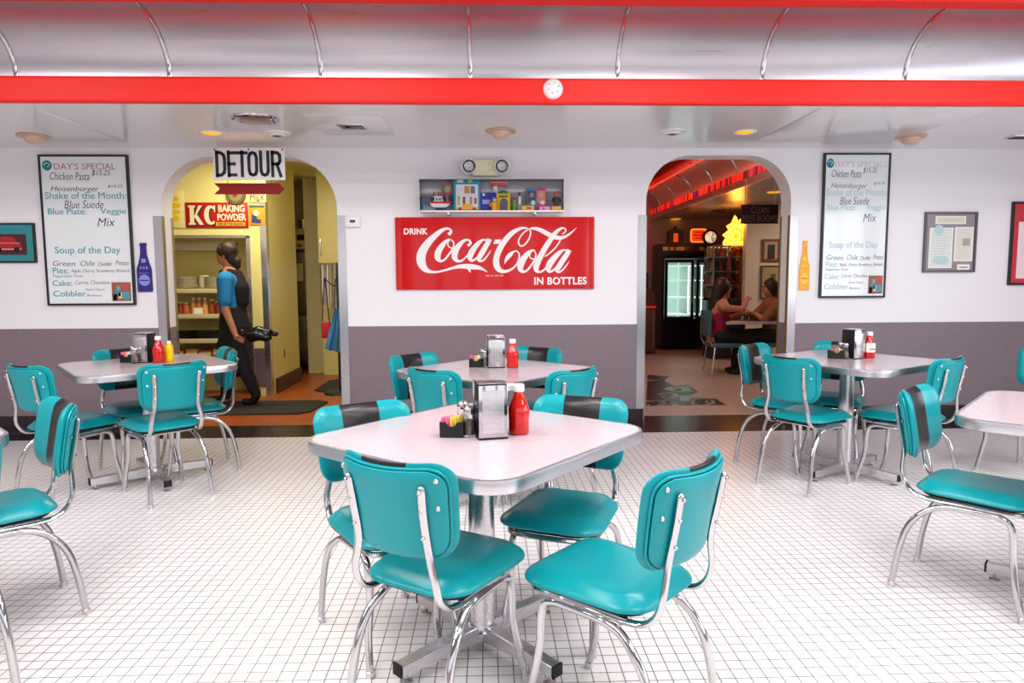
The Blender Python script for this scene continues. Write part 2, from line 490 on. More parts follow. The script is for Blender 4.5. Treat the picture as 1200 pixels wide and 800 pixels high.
# other walls: left, right and the street side with daylight windows
WZ0, WZ1 = .75, 2.35
def window_wall(name, axis, pos, a0, a1, wins, th=.15):
    bm = bmesh.new()
    def B(u0, u1, z0, z1):
        if axis == 'y': box(bm, u0, u1, pos-th, pos, z0, z1)
        else:
            s = (pos, pos+th) if pos > 0 else (pos-th, pos)
            box(bm, s[0], s[1], u0, u1, z0, z1)
    B(a0, a1, 0, WZ0); B(a0, a1, WZ1, 3.0)
    e = [a0]+[v for w in wins for v in w]+[a1]
    for i in range(0, len(e), 2): B(e[i], e[i+1], WZ0, WZ1)
    return struct(name, bm, mat('dining_room_wall', 'A89CA0', .5))
winsB = [(-5.0, -3.3), (-3.0, -1.3), (-1.0, .7), (1.0, 2.7), (3.0, 4.7)]
winsR = [(-2.2, -.5), (-.2, 1.5), (1.8, 3.5)]
window_wall('wall_front', 'y', YB, X0, X1, winsB)
window_wall('wall_right', 'x', X1, YB, YW0, winsR)
window_wall('wall_left', 'x', X0, YB, YW0, [(-2.2, -.5)])
wn = 0
for axis, pos, ws in (('y', YB, winsB), ('x', X1, winsR), ('x', X0, [(-2.2, -.5)])):
    for a0, a1 in ws:
        wn += 1; bm = bmesh.new()
        def B(u0, u1, z0, z1):
            if axis == 'y': box(bm, u0, u1, pos-.1, pos-.04, z0, z1, 0, .006)
            else:
                s = (pos+.04, pos+.1) if pos > 0 else (pos-.1, pos-.04)
                box(bm, s[0], s[1], u0, u1, z0, z1, 0, .006)
        B(a0, a1, WZ0, WZ0+.05); B(a0, a1, WZ1-.05, WZ1); B(a0, a0+.05, WZ0+.05, WZ1-.05); B(a1-.05, a1, WZ0+.05, WZ1-.05)
        m_ = (a0+a1)/2; B(m_-.02, m_+.02, WZ0+.05, WZ1-.05)
        struct('window_%d' % wn, bm, M['alu'])

# low ceiling, red fascia, stainless cove, upper red beam
struct('ceiling', bx(X0-.2, X1+.2, YF+.02, YW0+.0, ZC, ZC+.08), M['ceil'])
zf0, zf1 = ZC, atY(600, 92, YF).z
bm = bmesh.new(); box(bm, X0-.2, X1+.2, YF-.004, YF+.03, zf0-.004, zf1, bev=.003)
tube(bm, [(X0, YF-.006, zf0+.004), (X1, YF-.006, zf0+.004)], .006, seg=8, smooth=False)
tube(bm, [(X0, YF-.006, zf1-.004), (X1, YF-.006, zf1-.004)], .005, seg=8, smooth=False)
tag(struct('trim_6', bm, M['red']), 'red fascia band between the low ceiling and the metal cove', 'fascia')
YU = 3.99; zu = atY(600, 6, YU).z
def cove_pt(t, dr=0):     # quarter ellipse: vertical at the fascia, level at the top
    A, B = YF+.01-YU, zu-zf1+.01
    return (YU+(A-dr)*math.cos(t), zf1-.005+(B-dr)*math.sin(t))
def cove_mesh(x0, x1, shift=0):
    bm = bmesh.new(); prev = None
    for k in range(17):
        y, z = cove_pt(PI/2*k/16)
        cur = [bm.verts.new((x0, y, z)), bm.verts.new((x1, y, z)), bm.verts.new((x0, y+.01, z+.02)), bm.verts.new((x1, y+.01, z+.02))]
        if prev:
            bm.faces.new((prev[0], prev[1], cur[1], cur[0])); bm.faces.new((prev[2], cur[2], cur[3], prev[3]))
        prev = cur
    return bm
xs0 = atY(551, 92, YF).x; sp = 168/F*YF
struct('ceiling.001', cove_mesh(X0-.2, X1+.2), M['steel'], smooth=True)
k0 = int((X0-xs0)/sp); k1 = int((X1-xs0)/sp)
for k in range(k0, k1+1):
    x = xs0+k*sp; bm = bmesh.new()
    tube(bm, [(x, *cove_pt(PI/2*j/14, .004)) for j in range(15)], .013, seg=8, ry=.006, smooth=False, side=(1, 0, 0))
    struct('trim_%d' % (10+k-k0), bm, M['chrome'], smooth=True)
bm = bmesh.new(); box(bm, X0-.2, X1+.2, YU-.10, YU+.005, zu-.0, zu+.17, bev=.004)
tag(struct('trim_7', bm, M['red']), 'red beam above the metal cove', 'beam')
struct('ceiling.002', bx(X0-.2, X1+.2, YB-.2, YU+.05, zu+.17, zu+.25), mat('main_ceiling', '8E8A8E', .5))

# ================================================================== FIXTURES ON THE LOW CEILING
def ceiling_at(px, py): return atz(px, py, ZC)
def dome_lamp(px, py, label):
    p = ceiling_at(px, py)
    t = root('dome_light', label, 'ceiling light', (p.x, p.y, ZC), 0, 'beige dome ceiling lights')
    obj('base_ring', lt([(.05, -.012), (.11, -.010), (.115, -.004), (.11, 0), (.0, 0)], 28), mat('beige_metal', 'C8AA90', .4), t)
    obj('dome', lt([(.0, -.065), (.03, -.062), (.055, -.048), (.07, -.026), (.072, -.008), (0, -.008)], 28), mat('beige_glass', 'D8B8A0', .35), t)
dome_lamp(40, 159, 'beige dome light on the ceiling above the left menu board')
dome_lamp(587, 153, 'beige dome light in the middle of the ceiling above the red sign')
dome_lamp(1067, 160, 'beige dome light on the ceiling between the right menu board and grey frame')
def can_light(px, py, label, r=.085):
    p = ceiling_at(px, py)
    t = root('recessed_light', label, 'ceiling light', (p.x, p.y, ZC), 0, 'amber recessed lights')
    obj('trim_ring', lt([(r*.72, -.003), (r*.95, -.007), (r, -.002), (r, 0), (0, 0)], 28), M['white'], t)
    obj('lens', lt([(0, -.010), (r*.55, -.009), (r*.75, -.004), (0, -.003)], 28), M['lamp_amber'], t)
can_light(248, 155.5, 'yellow glowing recessed ceiling light left of the hanging road sign')
can_light(873, 154.5, 'yellow glowing recessed ceiling light above the right doorway')
def vent(px, py, label, r=.10, m='white'):
    p = ceiling_at(px, py)
    t = root('ceiling_vent', label, 'vent', (p.x, p.y, ZC), 0, 'round ceiling vents')
    obj('rim', lt([(r*.8, -.012), (r, -.008), (r*1.02, 0), (r*.5, 0), (r*.5, -.002)], 32), M[m], t)
    for i, f in enumerate((.66, .42)):
        obj('vent_ring', lt([(r*f*.72, -.022), (r*f, -.014), (r*f*1.05, -.008), (r*f*.7, -.016)], 28), M['white' if m == 'white' else 'steel'], t)
    obj('throat', lt([(0, -.004), (r*.8, -.003), (0, -.001)], 24), M['black'], t)
vent(325, 156, 'small white round vent on the ceiling behind the chrome speaker')
vent(788, 154, 'white round ceiling vent above the left edge of the right doorway')
p = ceiling_at(299, 138.5)
t = root('ceiling_speaker', 'large oval chrome grille on the ceiling above the hanging road sign', 'ceiling speaker', (p.x, p.y, ZC))
obj('rim', lt([(.125, -.016), (.15, -.012), (.158, -.002), (.158, 0), (.1, 0)], 36), M['chrome'], t)
obj('grille', lt([(0, -.024), (.07, -.022), (.125, -.014), (0, -.010)], 36), M['alu'], t)
p = ceiling_at(413, 148)
t = root('square_vent', 'small square grey vent on the ceiling above the thermostat', 'vent', (p.x, p.y, ZC))
bm = bmesh.new(); box(bm, -.10, .10, -.09, .09, -.008, 0, bev=.003); obj('frame', bm, M['alu'], t)
obj('lens', lt([(0, -.020), (.04, -.018), (.06, -.010), (0, -.008)], 24), M['glass'], t)
obj('backing', bx(-.08, .08, -.07, .07, -.0095, -.008), M['black'], t)
p = ceiling_at(1196, 160)
t = root('ceiling_vent', 'dark slotted vent at the right end of the low ceiling', 'vent', (p.x+.06, p.y, ZC))
obj('frame', bx(-.15, .15, -.06, .06, -.008, 0, .002), M['alu'], t)
for i in range(6): obj('slat', bx(-.13, .13, -.05+i*.017, -.042+i*.017, -.013, -.008), M['black'], t)
# access panels
for a, b, nm in ((ceiling_at(355, 134), ceiling_at(462, 158), 'flat square access panel in the ceiling right of the chrome speaker'), (ceiling_at(50, 128), ceiling_at(144, 166), 'flat ceiling panel above the left menu board'), (ceiling_at(962, 126), ceiling_at(1046, 166), 'flat ceiling panel above the right menu board')):
    x0, x1 = sorted((a.x, b.x)); y0, y1 = sorted((a.y, b.y))
    bm = bmesh.new(); box(bm, x0, x1, y0, y1, ZC-.004, ZC, bev=.002)
    tag(obj('access_panel', bm, M['ceil']), nm, 'ceiling panel')

# smoke detector on the fascia
p = atY(648, 104.5, YF-.004)
t = root('smoke_detector', 'round white detector mounted on the red fascia', 'detector', (p.x, YF-.005, p.z))
obj('housing', lt([(.0, -.034), (.03, -.033), (.05, -.026), (.06, -.012), (.062, 0), (0, 0)], 32, axis='y'), M['white'], t)
for i in range(6):
    a = i*PI/3+.3
    obj('sensor_slot', lt([(0, -.003), (.005, -.002), (.005, 0), (0, 0)], 8, c=(.032*math.cos(a), -.0325, .032*math.sin(a)), axis='y'), colmat('C88A90'), t)

# ================================================================== CHAIR
ZTOP = .795
def make_chair():
    t = root('diner_chair', '', 'chair')
    # seat pad (lying): slab outline xz -> rotate to lie flat
    def lay(co):
        x, y, z = co   # y thickness, z depth
        s = 1+.05*(z/.2)          # a little wider at the front
        return Vector((x*s, z+.022, .428+y))
    seat = obj('seat', slab(.343, .385, .062, .08, .075, .45, 18, 1.25, .6, fn=lay), M['teal'], t)
    ring = [(x*(1+.05*(z/.2))*1.012, z*1.012+.022, .425) for x, z in rrect(.343, .385, .08, 6)]
    obj('seat_piping', tb(ring, .0045, seg=6, closed=True, n=1, smooth=False), M['teal'], seat)
    obj('seat_pan', slab(.315, .36, .014, .075, .03, .5, 8, fn=lambda c: Vector((c.x, c.z+.022, .410+c.y))), M['black'], t)
    # backrest
    zc, hh = .674, .258; tilt = R(11)
    def bend(co, dy=0):
        x, y, z = co
        x *= 1+.055*(z/.13)
        y2 = y+.052*(x/.185)**2+dy+.006*math.cos(z*9)
        c, s = math.cos(tilt), math.sin(tilt)
        yy, zz = y2*c-z*s, y2*s+z*c
        return Vector((x, yy-.243, zz+zc))
    def stripe(c, f): return 1 if abs(c.x) < .066 and (c.y > -.004 or (c.z > .13)) else 0
    back = obj('backrest', slab(.352, hh, .046, .055, .05, .5, 26, 1.15, .55, fn=bend, matfn=stripe), [M['teal'], M['black_vinyl']], t)
    shell = obj('back_panel', slab(.338, hh-.016, .014, .05, .02, .5, 16, fn=lambda c: bend(c, -.019)), M['teal'], t)
    for d, sc in ((-.012, 1.0),):
        ring = [bend(Vector((x, 0, z)), d) for x, z in rrect(.349*sc, (hh-.004)*sc, .053, 6)]
        # extra points along the long edges so the welt follows the bend
        dense = []
        for i, p in enumerate(rrect(.349, hh-.004, .053, 6)):
            q = rrect(.349, hh-.004, .053, 6)[(i+1) % 28]
            n = max(1, int(math.dist(p, q)/.02))
            for k in range(n): dense.append(bend(Vector((p[0]+(q[0]-p[0])*k/n, 0, p[1]+(q[1]-p[1])*k/n)), d))
        obj('back_piping', tb(dense, .0042, seg=6, closed=True, smooth=False), M['teal'], back)
    # back uprights: flattened tubes that curl under the seat
    for s in (-1, 1):
        top = bend(Vector((s*.120, 0, .078)), -.034); mid = bend(Vector((s*.120, 0, 0)), -.036); low = bend(Vector((s*.126, 0, -.10)), -.034)
        pts = [top, mid, low, (s*.140, -.228, .485), (s*.141, -.212, .435), (s*.144, -.175, .402), (s*.146, -.115, .393), (s*.146, -.03, .394), (s*.144, .06, .395)]
        bm = bmesh.new(); tube(bm, pts, .0125, seg=10, ry=.009, side=(1, 0, 0), n=7)
        ball(bm, top, .0125, (1, .7, 1), 10, 6)
        up = obj('back_upright', bm, M['chrome'], t)
        for zz in (.075, .02, -.055):
            p = bend(Vector((s*.121, 0, zz)), -.045)
            obj('bolt', lt([(0, -.004), (.004, -.0035), (.0062, 0), (0, 0)], 10, c=p, axis='y'), M['chrome'], up)
        for zz in (.098, .02):
            p = bend(Vector((s*.152, 0, zz)), -.026)
            obj('button_screw', lt([(0, -.005), (.005, -.004), (.0075, 0), (0, .002)], 10, c=p, axis='y'), M['alu'], shell)
    # legs: one bent tube each side, front and rear half
    for s in (-1, 1):
        bm = bmesh.new()
        tube(bm, [(s*.146, -.02, .375), (s*.146, -.06, .372), (s*.146, -.11, .355), (s*.158, -.16, .315), (s*.162, -.198, .25), (s*.168, -.222, .15), (s*.173, -.24, .012)], .0125, seg=12)
        lg = obj('leg', bm, M['chrome'], t)
        obj('foot_cap', lt([(.0135, 0), (.0145, .004), (.0145, .02), (.0125, .022)], 12, c=(s*.173, -.24, 0)), M['alu'], lg)
        bm = bmesh.new()
        tube(bm, [(s*.146, -.03, .375), (s*.146, .05, .376), (s*.146, .11, .374), (s*.146, .145, .355), (s*.146, .158, .31), (s*.146, .164, .22), (s*.160, .178, .12), (s*.168, .205, .012)], .0125, seg=12)
        lg = obj('leg', bm, M['chrome'], t)
        obj('foot_cap', lt([(.0135, 0), (.0145, .004), (.0145, .02), (.0125, .022)], 12, c=(s*.168, .205, 0)), M['alu'], lg)
    ring = [(-.144, -.13, .396), (-.147, .0, .397), (-.150, .12, .397), (-.142, .182, .397), (-.10, .202, .397), (0, .206, .397), (.10, .202, .397), (.142, .182, .397), (.150, .12, .397), (.147, 0, .397), (.144, -.13, .396)]
    obj('seat_frame', tb(ring, .010, seg=8), M['chrome'], t)
    obj('cross_brace', tb([(-.144, -.10, .388), (0, -.10, .390), (.144, -.10, .388)], .008, seg=8), M['chrome'], t)
    return t
chair0 = make_chair(); first = [True]
def place_chair(x, y, deg, label, group):
    """x, y: midpoint between the rear feet; deg: direction the sitter would face"""
    a = R(deg)
    o = chair0 if first[0] else dup(chair0)
    first[0] = False
    o.location = (x+.235*math.cos(a), y+.235*math.sin(a), 0); o.rotation_euler = (0, 0, a-PI/2)
    o['label'] = label; o['category'] = 'chair'; o['group'] = group
    return o
CHAIRS = [
 (-.265, 1.81, 58, 'teal vinyl diner chair with its back to us, front left of the nearest table', 'centre'),
 (.533, 1.74, 137, 'teal vinyl diner chair with brightly lit seat, front right of the nearest table', 'centre'),
 (-.49, 2.60, -57, 'teal diner chair facing us at the far left corner of the nearest table', 'centre'),
 (.372, 2.69, 246, 'teal diner chair facing us at the far right corner of the nearest table', 'centre'),
 (-.31, 3.60, 50, 'teal diner chair seen from behind, front left of the table under the red sign', 'rear'),
 (-.48, 4.30, -46, 'teal diner chair at the back left of the table under the red sign', 'rear'),
 (.34, 4.65, 240, 'teal diner chair behind the ketchup on the table under the red sign', 'rear'),
 (.46, 3.55, 132, 'teal diner chair seen from behind, front right of the table under the red sign', 'rear'),
 (-2.61, 3.94, 62, 'teal diner chair seen from behind, left of the table by the kitchen doorway', 'left'),
 (-2.52, 4.80, -45, 'teal diner chair against the grey wall behind the table by the kitchen doorway', 'left'),
 (-1.79, 3.97, 135, 'teal diner chair seen from behind, in front of the table by the kitchen doorway', 'left'),
 (-1.79, 4.78, 212, 'teal diner chair side-on in front of the kitchen doorway', 'left'),
 (1.85, 4.74, -50, 'teal diner chair in front of the right doorway showing its black stripe', 'right'),
 (1.775, 4.00, 33, 'teal diner chair seen from behind at the front left of the right-hand table', 'right'),
 (2.56, 4.86, 235, 'teal diner chair behind the ketchup bottle with label, against the wall', 'right'),
 (2.69, 3.88, 125, 'teal diner chair seen from behind at the right of the right-hand table', 'right'),
 (-1.685, 2.735, 223, 'teal diner chair with black stripe in the left foreground, at the cut-off table', 'far left'),
 (1.805, 2.82, -48, 'teal diner chair in the right foreground with its full seat and legs showing', 'far right'),
 (3.70, 4.35, 200, 'teal diner chair at the right edge of the photo against the grey wall', 'far right'),
 (-1.60, 1.97, 140, 'teal diner chair mostly cut off by the lower left edge, leg in view', 'far left'),
 (1.97, 2.06, 41, 'teal diner chair cut off by the lower right edge, only a leg in view', 'far right'),
]
GN = {'centre': 'chairs around the nearest table', 'rear': 'chairs around the table under the red sign', 'left': 'chairs around the table by the kitchen doorway', 'right': 'chairs around the right-hand table', 'far left': 'chairs at the far left table', 'far right': 'chairs at the far right table'}
for x, y, d, l, g in CHAIRS: place_chair(x, y, d, l, GN[g])

# ================================================================== TABLE
TZ = .754
def make_table():
    t = root('dining_table', '', 'table')
    bm = bmesh.new(); f1, f2 = prism(bm, rrect(.868, .868, .115, 10), TZ-.036, TZ, plane='xy'); obj('tabletop', bm, M['laminate'], t)
    bm = bmesh.new()
    for k in range(1):
        o_ = rrect(.90, .90, .12, 10); prof = [(0, -.040), (.0, -.038), (.004, -.036), (.005, -.018), (.004, -.006), (.003, -.001), (-.004, .0012), (-.009, .0004)]
        rings = []
        for d, z in prof: rings.append([bm.verts.new((x, y, TZ+z)) for x, y in rrect(.88+2*d, .88+2*d, .12+d, 10)])
        for a, b in zip(rings, rings[1:]):
            for i in range(len(a)): bm.faces.new((a[i], a[(i+1) % len(a)], b[(i+1) % len(a)], b[i]))
    obj('edge_band', bm, M['band'], t)
    obj('column', lt([(.058, .065), (.048, .075), (.045, .09), (.045, TZ-.056), (.05, TZ-.048)], 32), M['alu'], t)
    bm = bmesh.new(); box(bm, -.15, .15, -.15, .15, TZ-.048, TZ-.0365, bev=.004); obj('mounting_plate', bm, M['black'], t)
    bm = bmesh.new(); box(bm, -.045, .045, -.045, .045, .028, .088, bev=.004)
    hub = obj('hub', bm, M['alu'], t); hub.rotation_euler = (0, 0, PI/4)
    for k in range(4):
        bm = bmesh.new()
        # tapering rectangular arm
        x0, x1 = .035, .355
        vs = [bm.verts.new(p) for p in ((x0, -.026, .030), (x1, -.022, .034), (x1, .022, .034), (x0, .026, .030), (x0, -.026, .086), (x1, -.022, .072), (x1, .022, .072), (x0, .026, .086))]
        fs = [bm.faces.new([vs[i] for i in q]) for q in ((3, 2, 1, 0), (4, 5, 6, 7), (0, 1, 5, 4), (1, 2, 6, 5), (2, 3, 7, 6), (3, 0, 4, 7))]
        bmesh.ops.bevel(bm, geom=list(bm.edges), offset=.003, segments=2, affect='EDGES')
        arm = obj('base_arm', bm, M['alu'], t); arm.rotation_euler = (0, 0, k*PI/2)
        obj('end_cap', bx(.353, .361, -.023, .023, .033, .073, .002), M['rubber'], arm)
        obj('glide', lt([(.02, 0), (.021, .006), (.010, .011), (.006, .013), (.006, .034)], 14, c=(.325, 0, 0)), M['chrome'], arm)
    return t
table0 = make_table()
TABLES = [
 (-.03, 2.325, 42, 'grey laminate table with metal edge, nearest and central'),
 (.04, 4.02, 46, 'grey laminate table under the large red sign'),
 (-2.17, 4.43, 38, 'grey laminate table beside the kitchen doorway'),
 (2.32, 4.33, 32, 'grey laminate table between the right doorway and the grey framed papers'),
 (2.37, 2.51, 45, 'grey laminate table cut off by the right edge of the photo'),
 (-2.25, 2.38, 45, 'grey laminate table cut off by the left edge of the photo'),
]
for i, (x, y, d, l) in enumerate(TABLES):
    o = table0 if i == 0 else dup(table0)
    o.location = (x, y, 0); o.rotation_euler = (0, 0, R(d)); o['label'] = l; o['category'] = 'table'; o['group'] = 'square pedestal tables'
    if i == 0: t1_tops = [c for c in o.children if c.name.startswith(('tabletop', 'edge_band'))]

for c in t1_tops: c.rotation_euler = (0, 0, R(8)); c.location = (.015, .02, 0)      # its top sits a little skewed on the pedestal

# ================================================================== TABLE THINGS
WHERE = ['on the nearest table', 'on the table under the red sign', 'on the table by the kitchen doorway', 'on the right-hand table']
def dispenser():
    t = root('napkin_dispenser', '', 'napkin dispenser')
    w, d, h = .049, .052, .190
    obj('body', bx(-w+.003, w-.003, -d+.004, d-.004, .004, h-.003, .004), M['black'], t)
    for s in (-1, 1):
        bm = bmesh.new(); box(bm, -w, w, *sorted((s*d, s*(d-.005))), .003, h-.008, bev=.002)
        fp = obj('face_plate', bm, M['chrome'], t)
        obj('napkin_slot_frame', bx(-w+.012, w-.012, *sorted((s*d, s*(d+.0015))), .02, h-.026, .001), M['alu'], fp)
    obj('top_plate', bx(-w, w, -d, d, h-.005, h, .002), M['chrome'], t)
    bm = bmesh.new(); box(bm, -w-.002, w+.002, -d-.002, d+.002, 0, .006, bev=.002); obj('base_tray', bm, M['black'], t)
    return t
def ketchup():
    t = root('ketchup_bottle', '', 'bottle')
    prof = [(.0, 0), (.033, 0), (.036, .006), (.0355, .045), (.037, .07), (.0365, .088), (.029, .108), (.020, .128), (.0165, .145), (.016, .150), (0, .150)]
    obj('bottle_body', lt(prof, 28), M['ketchup'], t)
    obj('cap', lt([(.0185, .146), (.0195, .149), (.0195, .168), (.017, .1705), (0, .171)], 24), M['white'], t)
    return t
def shaker(kind):
    t = root(kind+'_shaker', '', 'shaker')
    obj('glass_body', lt([(0, 0), (.023, 0), (.025, .004), (.022, .035), (.018, .075), (.018, .078), (.016, .078), (.0155, .07), (.0195, .035), (.022, .006), (0, .005)], 12), M['glass'], t)
    obj(kind+'_fill', lt([(0, .006), (.021, .006), (.0188, .035), (.0165, .055), (0, .057)], 12), M['salt' if kind == 'salt' else 'pepper'], t)
    obj('lid', lt([(.019, .076), (.0205, .08), (.0205, .092), (.0175, .099), (.010, .103), (0, .104)], 16), M['chrome'], t)
    return t
def caddy():
    t = root('sweetener_caddy', '', 'caddy'); bm = bmesh.new()
    w, d, h, th = .040, .026, .052, .003
    box(bm, -w, w, -d, d, 0, .004); box(bm, -w, -w+th, -d, d, .004, h); box(bm, w-th, w, -d, d, .004, h)
    for y in (-d, d-th):
        prism(bm, [(-w, .004), (w, .004), (w, h), (w*.5, h), (w*.25, h*.72), (-w*.25, h*.72), (-w*.5, h), (-w, h)], y, y+th)
    obj('tray', bm, M['black'], t); return t
D0, K0, S0, P0, C0 = dispenser(), ketchup(), shaker('salt'), shaker('pepper'), caddy()
pk = {c: obj('sweetener_packet', bx(-.017, .017, -.0009, .0009, 0, .062, .0006, 1), M[c]) for c in ('pink', 'yellow', 'paper')}
usedT = set()
def put(src, p, rz, label, group, z=TZ+.001):
    o = src if src.name not in usedT else dup(src)
    usedT.add(src.name); o.location = (p.x, p.y, z); o.rotation_euler = (0, 0, rz)
    o['label'] = label; o['category'] = o.get('category') or 'packet'; o['group'] = group; return o
items = [   # pixel feet: dispenser, ketchup, salt, pepper, caddy, rotation
 ((574.5, 515), (608.5, 510), (542.5, 505), (550, 512), (530, 513), 12),
 ((581, 431), (601, 431.5), (566, 429), (569, 430.5), (558, 430.5), 6),
 ((167, 425), (184, 425.5), (155.0, 424), (156.5, 425.8), (148, 425.0), -12),
 ((1004, 420.5), (1021, 420), (987, 419.5), (992.5, 420.5), (981, 420.5), 22)]
for i, (a, b, c, d, e, rz) in enumerate(items):
    w = WHERE[i]; rz = R(rz)
    A = atz(*a, TZ); B = atz(*b, TZ); Cc = atz(*c, TZ); Dd = atz(*d, TZ); E_ = atz(*e, TZ)
    put(D0, A+Vector((0, .05, 0)), rz, 'chrome napkin dispenser standing '+w, 'napkin dispensers')
    k = put(K0, B+Vector((0, .03, 0)), 0, 'red ketchup bottle with white cap '+w, 'ketchup bottles')
    if i == 3:
        bm = bmesh.new(); n = 12
        pr = [(.0363, .040), (.0373, .070), (.0370, .088), (.0335, .098)]
        g = [[bm.verts.new((r*math.cos(R(-90-58+q*116/n)), r*math.sin(R(-90-58+q*116/n)), z)) for q in range(n+1)] for r, z in pr]
        for u, v in zip(g, g[1:]):
            for q in range(n): bm.faces.new((u[q], u[q+1], v[q+1], v[q]))
        lb = obj('bottle_label', bm, M['paper'], k)
        bm = bmesh.new(); text_into(bm, 'KETCHUP', -.02, .02, .055, .066, -.0378, offset=.01); obj('label_lettering', bm, colmat('B01818'), lb)
        k['label'] = 'ketchup bottle with a white paper label on the right-hand table'
    put(S0, Cc+Vector((0, .02, 0)), 0, 'glass salt shaker with metal lid '+w, 'salt shakers')
    put(P0, Dd+Vector((0, .018, 0)), 0, 'glass pepper shaker with metal lid '+w, 'pepper shakers')
    cp = E_+Vector((0, .026, 0)); put(C0, cp, R(-6), 'black sweetener caddy holding packets '+w, 'sweetener caddies')
    n = 8
    for q in range(n):
        c = 'pink' if q < 4 else ('yellow' if q < 6 or i == 0 else 'paper')
        off = Vector((-.028+q*.0078, -.004+.006*(q % 2), 0)); off.rotate(Matrix.Rotation(R(-6), 3, 'Z'))
        nm = {'pink': 'pink', 'yellow': 'yellow', 'paper': 'white'}[c]
        o = put(pk[c], cp+off, R(64+random.uniform(-8, 8)), nm+' sweetener packet standing in the caddy '+w, nm+' sweetener packets '+w, z=TZ+.006+random.uniform(0, .004))
        o['category'] = 'packet'
# mustard on the left table
B = atz(194.5, 424.5, TZ)
t = root('mustard_bottle', 'yellow mustard bottle with white cap behind the ketchup on the left table', 'bottle', (B.x, B.y+.05, TZ+.001))
obj('bottle_body', lt([(0, 0), (.025, 0), (.028, .006), (.028, .085), (.024, .105), (.014, .118), (0, .118)], 24), M['mustard'], t)
obj('cap', lt([(.0155, .117), (.0155, .128), (.010, .134), (0, .135)], 20), M['white'], t)

# ================================================================== THINGS ON THE BACK WALL
YS = YW0-.032
x0, x1, z0, z1 = prect(464, 254.5, 697, 339, YS)
t = root('soda_sign', 'long red enamel Coca-Cola sign with white script on the white wall', 'sign', ((x0+x1)/2, YS, z0))
ox, oz = (x0+x1)/2, z0
bm = bmesh.new()
prof = [(YW0, 0), (YS+.012, 0), (YS+.004, .004), (YS, .014), (YS, .05)]
pts = [(x0, YW0), (x0, YS+.014), (x0+.006, YS+.004), (x0+.02, YS), (x0+.045, YS), (x0+.052, YS+.003), (x0+.059, YS), (x1-.059, YS), (x1-.052, YS+.003), (x1-.045, YS), (x1-.02, YS), (x1-.006, YS+.004), (x1, YS+.014), (x1, YW0)]
prism(bm, [(p[0]-ox, p[1]-YS) for p in pts], .002, z1-z0-.002, plane='xy')
panel = obj('panel', bm, M['coke'], t)
bm = bmesh.new(); box(bm, x0-ox+.004, x1-ox-.004, .006, YW0-YS, -.004, .004); box(bm, x0-ox+.004, x1-ox-.004, .006, YW0-YS, z1-z0-.004, z1-z0+.004)
obj('rim', bm, M['coke'], t)
bm = bmesh.new()
cA = lambda q: (lambda p: (p.x-ox, p.z-oz))(atY(460+q.x/8.425, 250+q.y/8.425, YS))
cB = lambda q: (lambda p: (p.x-ox, p.z-oz))(atY(570+q.x/8.423, 250+q.y/8.423, YS))
SA = [
 [(552,208,34),(572,192,28),(578,172,22),(560,153,20),(525,152,26),(480,172,40),(420,220,54),(350,292,70),(298,370,84),(280,440,90),(292,505,80),(330,555,52),(385,576,28),(450,576,20),(520,560,20),(590,540,26),(660,524,38),(730,522,50),(790,527,52),(850,535,38),(900,556,20),(938,580,3)],
 [(745,535,30),(760,560,22),(772,584,4)],
 [(585,262,14),(550,262,24),(505,300,46),(462,360,60),(445,410,62),(450,448,50),(475,470,26),(515,455,20),(560,400,18),(595,345,16),(606,300,14),(590,268,14),(570,260,12)],
 [(560,268,8),(545,300,10),(560,332,12),(600,342,12),(640,322,14),(670,300,14)],
 [(742,318,26),(765,302,26),(768,280,22),(748,262,18),(712,266,26),(670,300,44),(632,350,56),(614,400,62),(616,440,54),(645,470,28),(690,462,20),(735,420,14),(765,385,10)],
 [(930,262,14),(890,262,20),(850,292,40),(805,345,54),(775,395,60),(765,435,52),(780,466,26),(820,450,20),(865,395,16),(905,325,14),(925,275,12)],
 [(958,252,48),(935,300,48),(900,360,52),(868,415,52),(850,450,40),(870,470,22),(905,455,18),(945,405,12),(972,362,5)],
]
SB = [
 [(180,500,3),(190,468,22),(212,432,40),(240,402,40),(268,378,18),(298,372,14),(320,395,14),(324,430,16),(308,485,16),(275,530,18),(225,562,24),(165,572,34),(120,548,54),(98,500,60),(100,435,58),(130,352,58),(182,270,54),(245,200,48),(310,160,34),(365,143,22),(408,150,14),(434,176,14),(432,220,14),(410,268,14),(380,306,14),(346,322,14),(322,305,14),(318,270,14),(336,228,12),(370,188,12),(410,160,14),(455,148,24),(510,155,36),(565,180,42),(620,210,44),(680,236,42),(740,240,34),(795,220,24),(850,178,14),(892,138,2)],
 [(480,368,12),(450,366,20),(408,395,44),(362,455,62),(338,510,64),(338,552,50),(365,576,26),(405,558,20),(450,500,16),(480,445,14),(488,400,12),(474,370,12)],
 [(452,372,8),(430,400,10),(430,432,10),(462,450,12),(500,440,12),(530,418,12)],
 [(745,205,10),(775,185,12),(782,160,14),(760,144,14),(720,158,28),(670,205,44),(615,285,50),(560,375,54),(515,460,58),(492,520,58),(495,560,42),(525,578,22),(565,560,18),(605,515,12),(640,470,8)],
 [(735,245,12),(715,290,13),(675,345,13),(620,395,13),(575,425,10)],
 [(800,366,12),(760,362,18),(715,392,42),(660,450,58),(622,505,62),(610,548,50),(628,574,26),(670,552,20),(720,490,16),(770,415,12),(795,370,12)],
 [(818,360,46),(790,410,50),(752,465,52),(715,525,52),(695,560,38),(718,578,20),(755,555,16),(795,505,10),(818,470,4)],
]
for i_, s in enumerate(SA): ribbon(bm, s, 0, conv=cA, th=.0015+.0003*i_)
for i_, s in enumerate(SB): ribbon(bm, s, 0, conv=cB, th=.0015+.0003*i_)
hy = [cB(Vector(q+(0,))) for q in ((85, 258), (145, 256), (130, 298), (68, 300))]
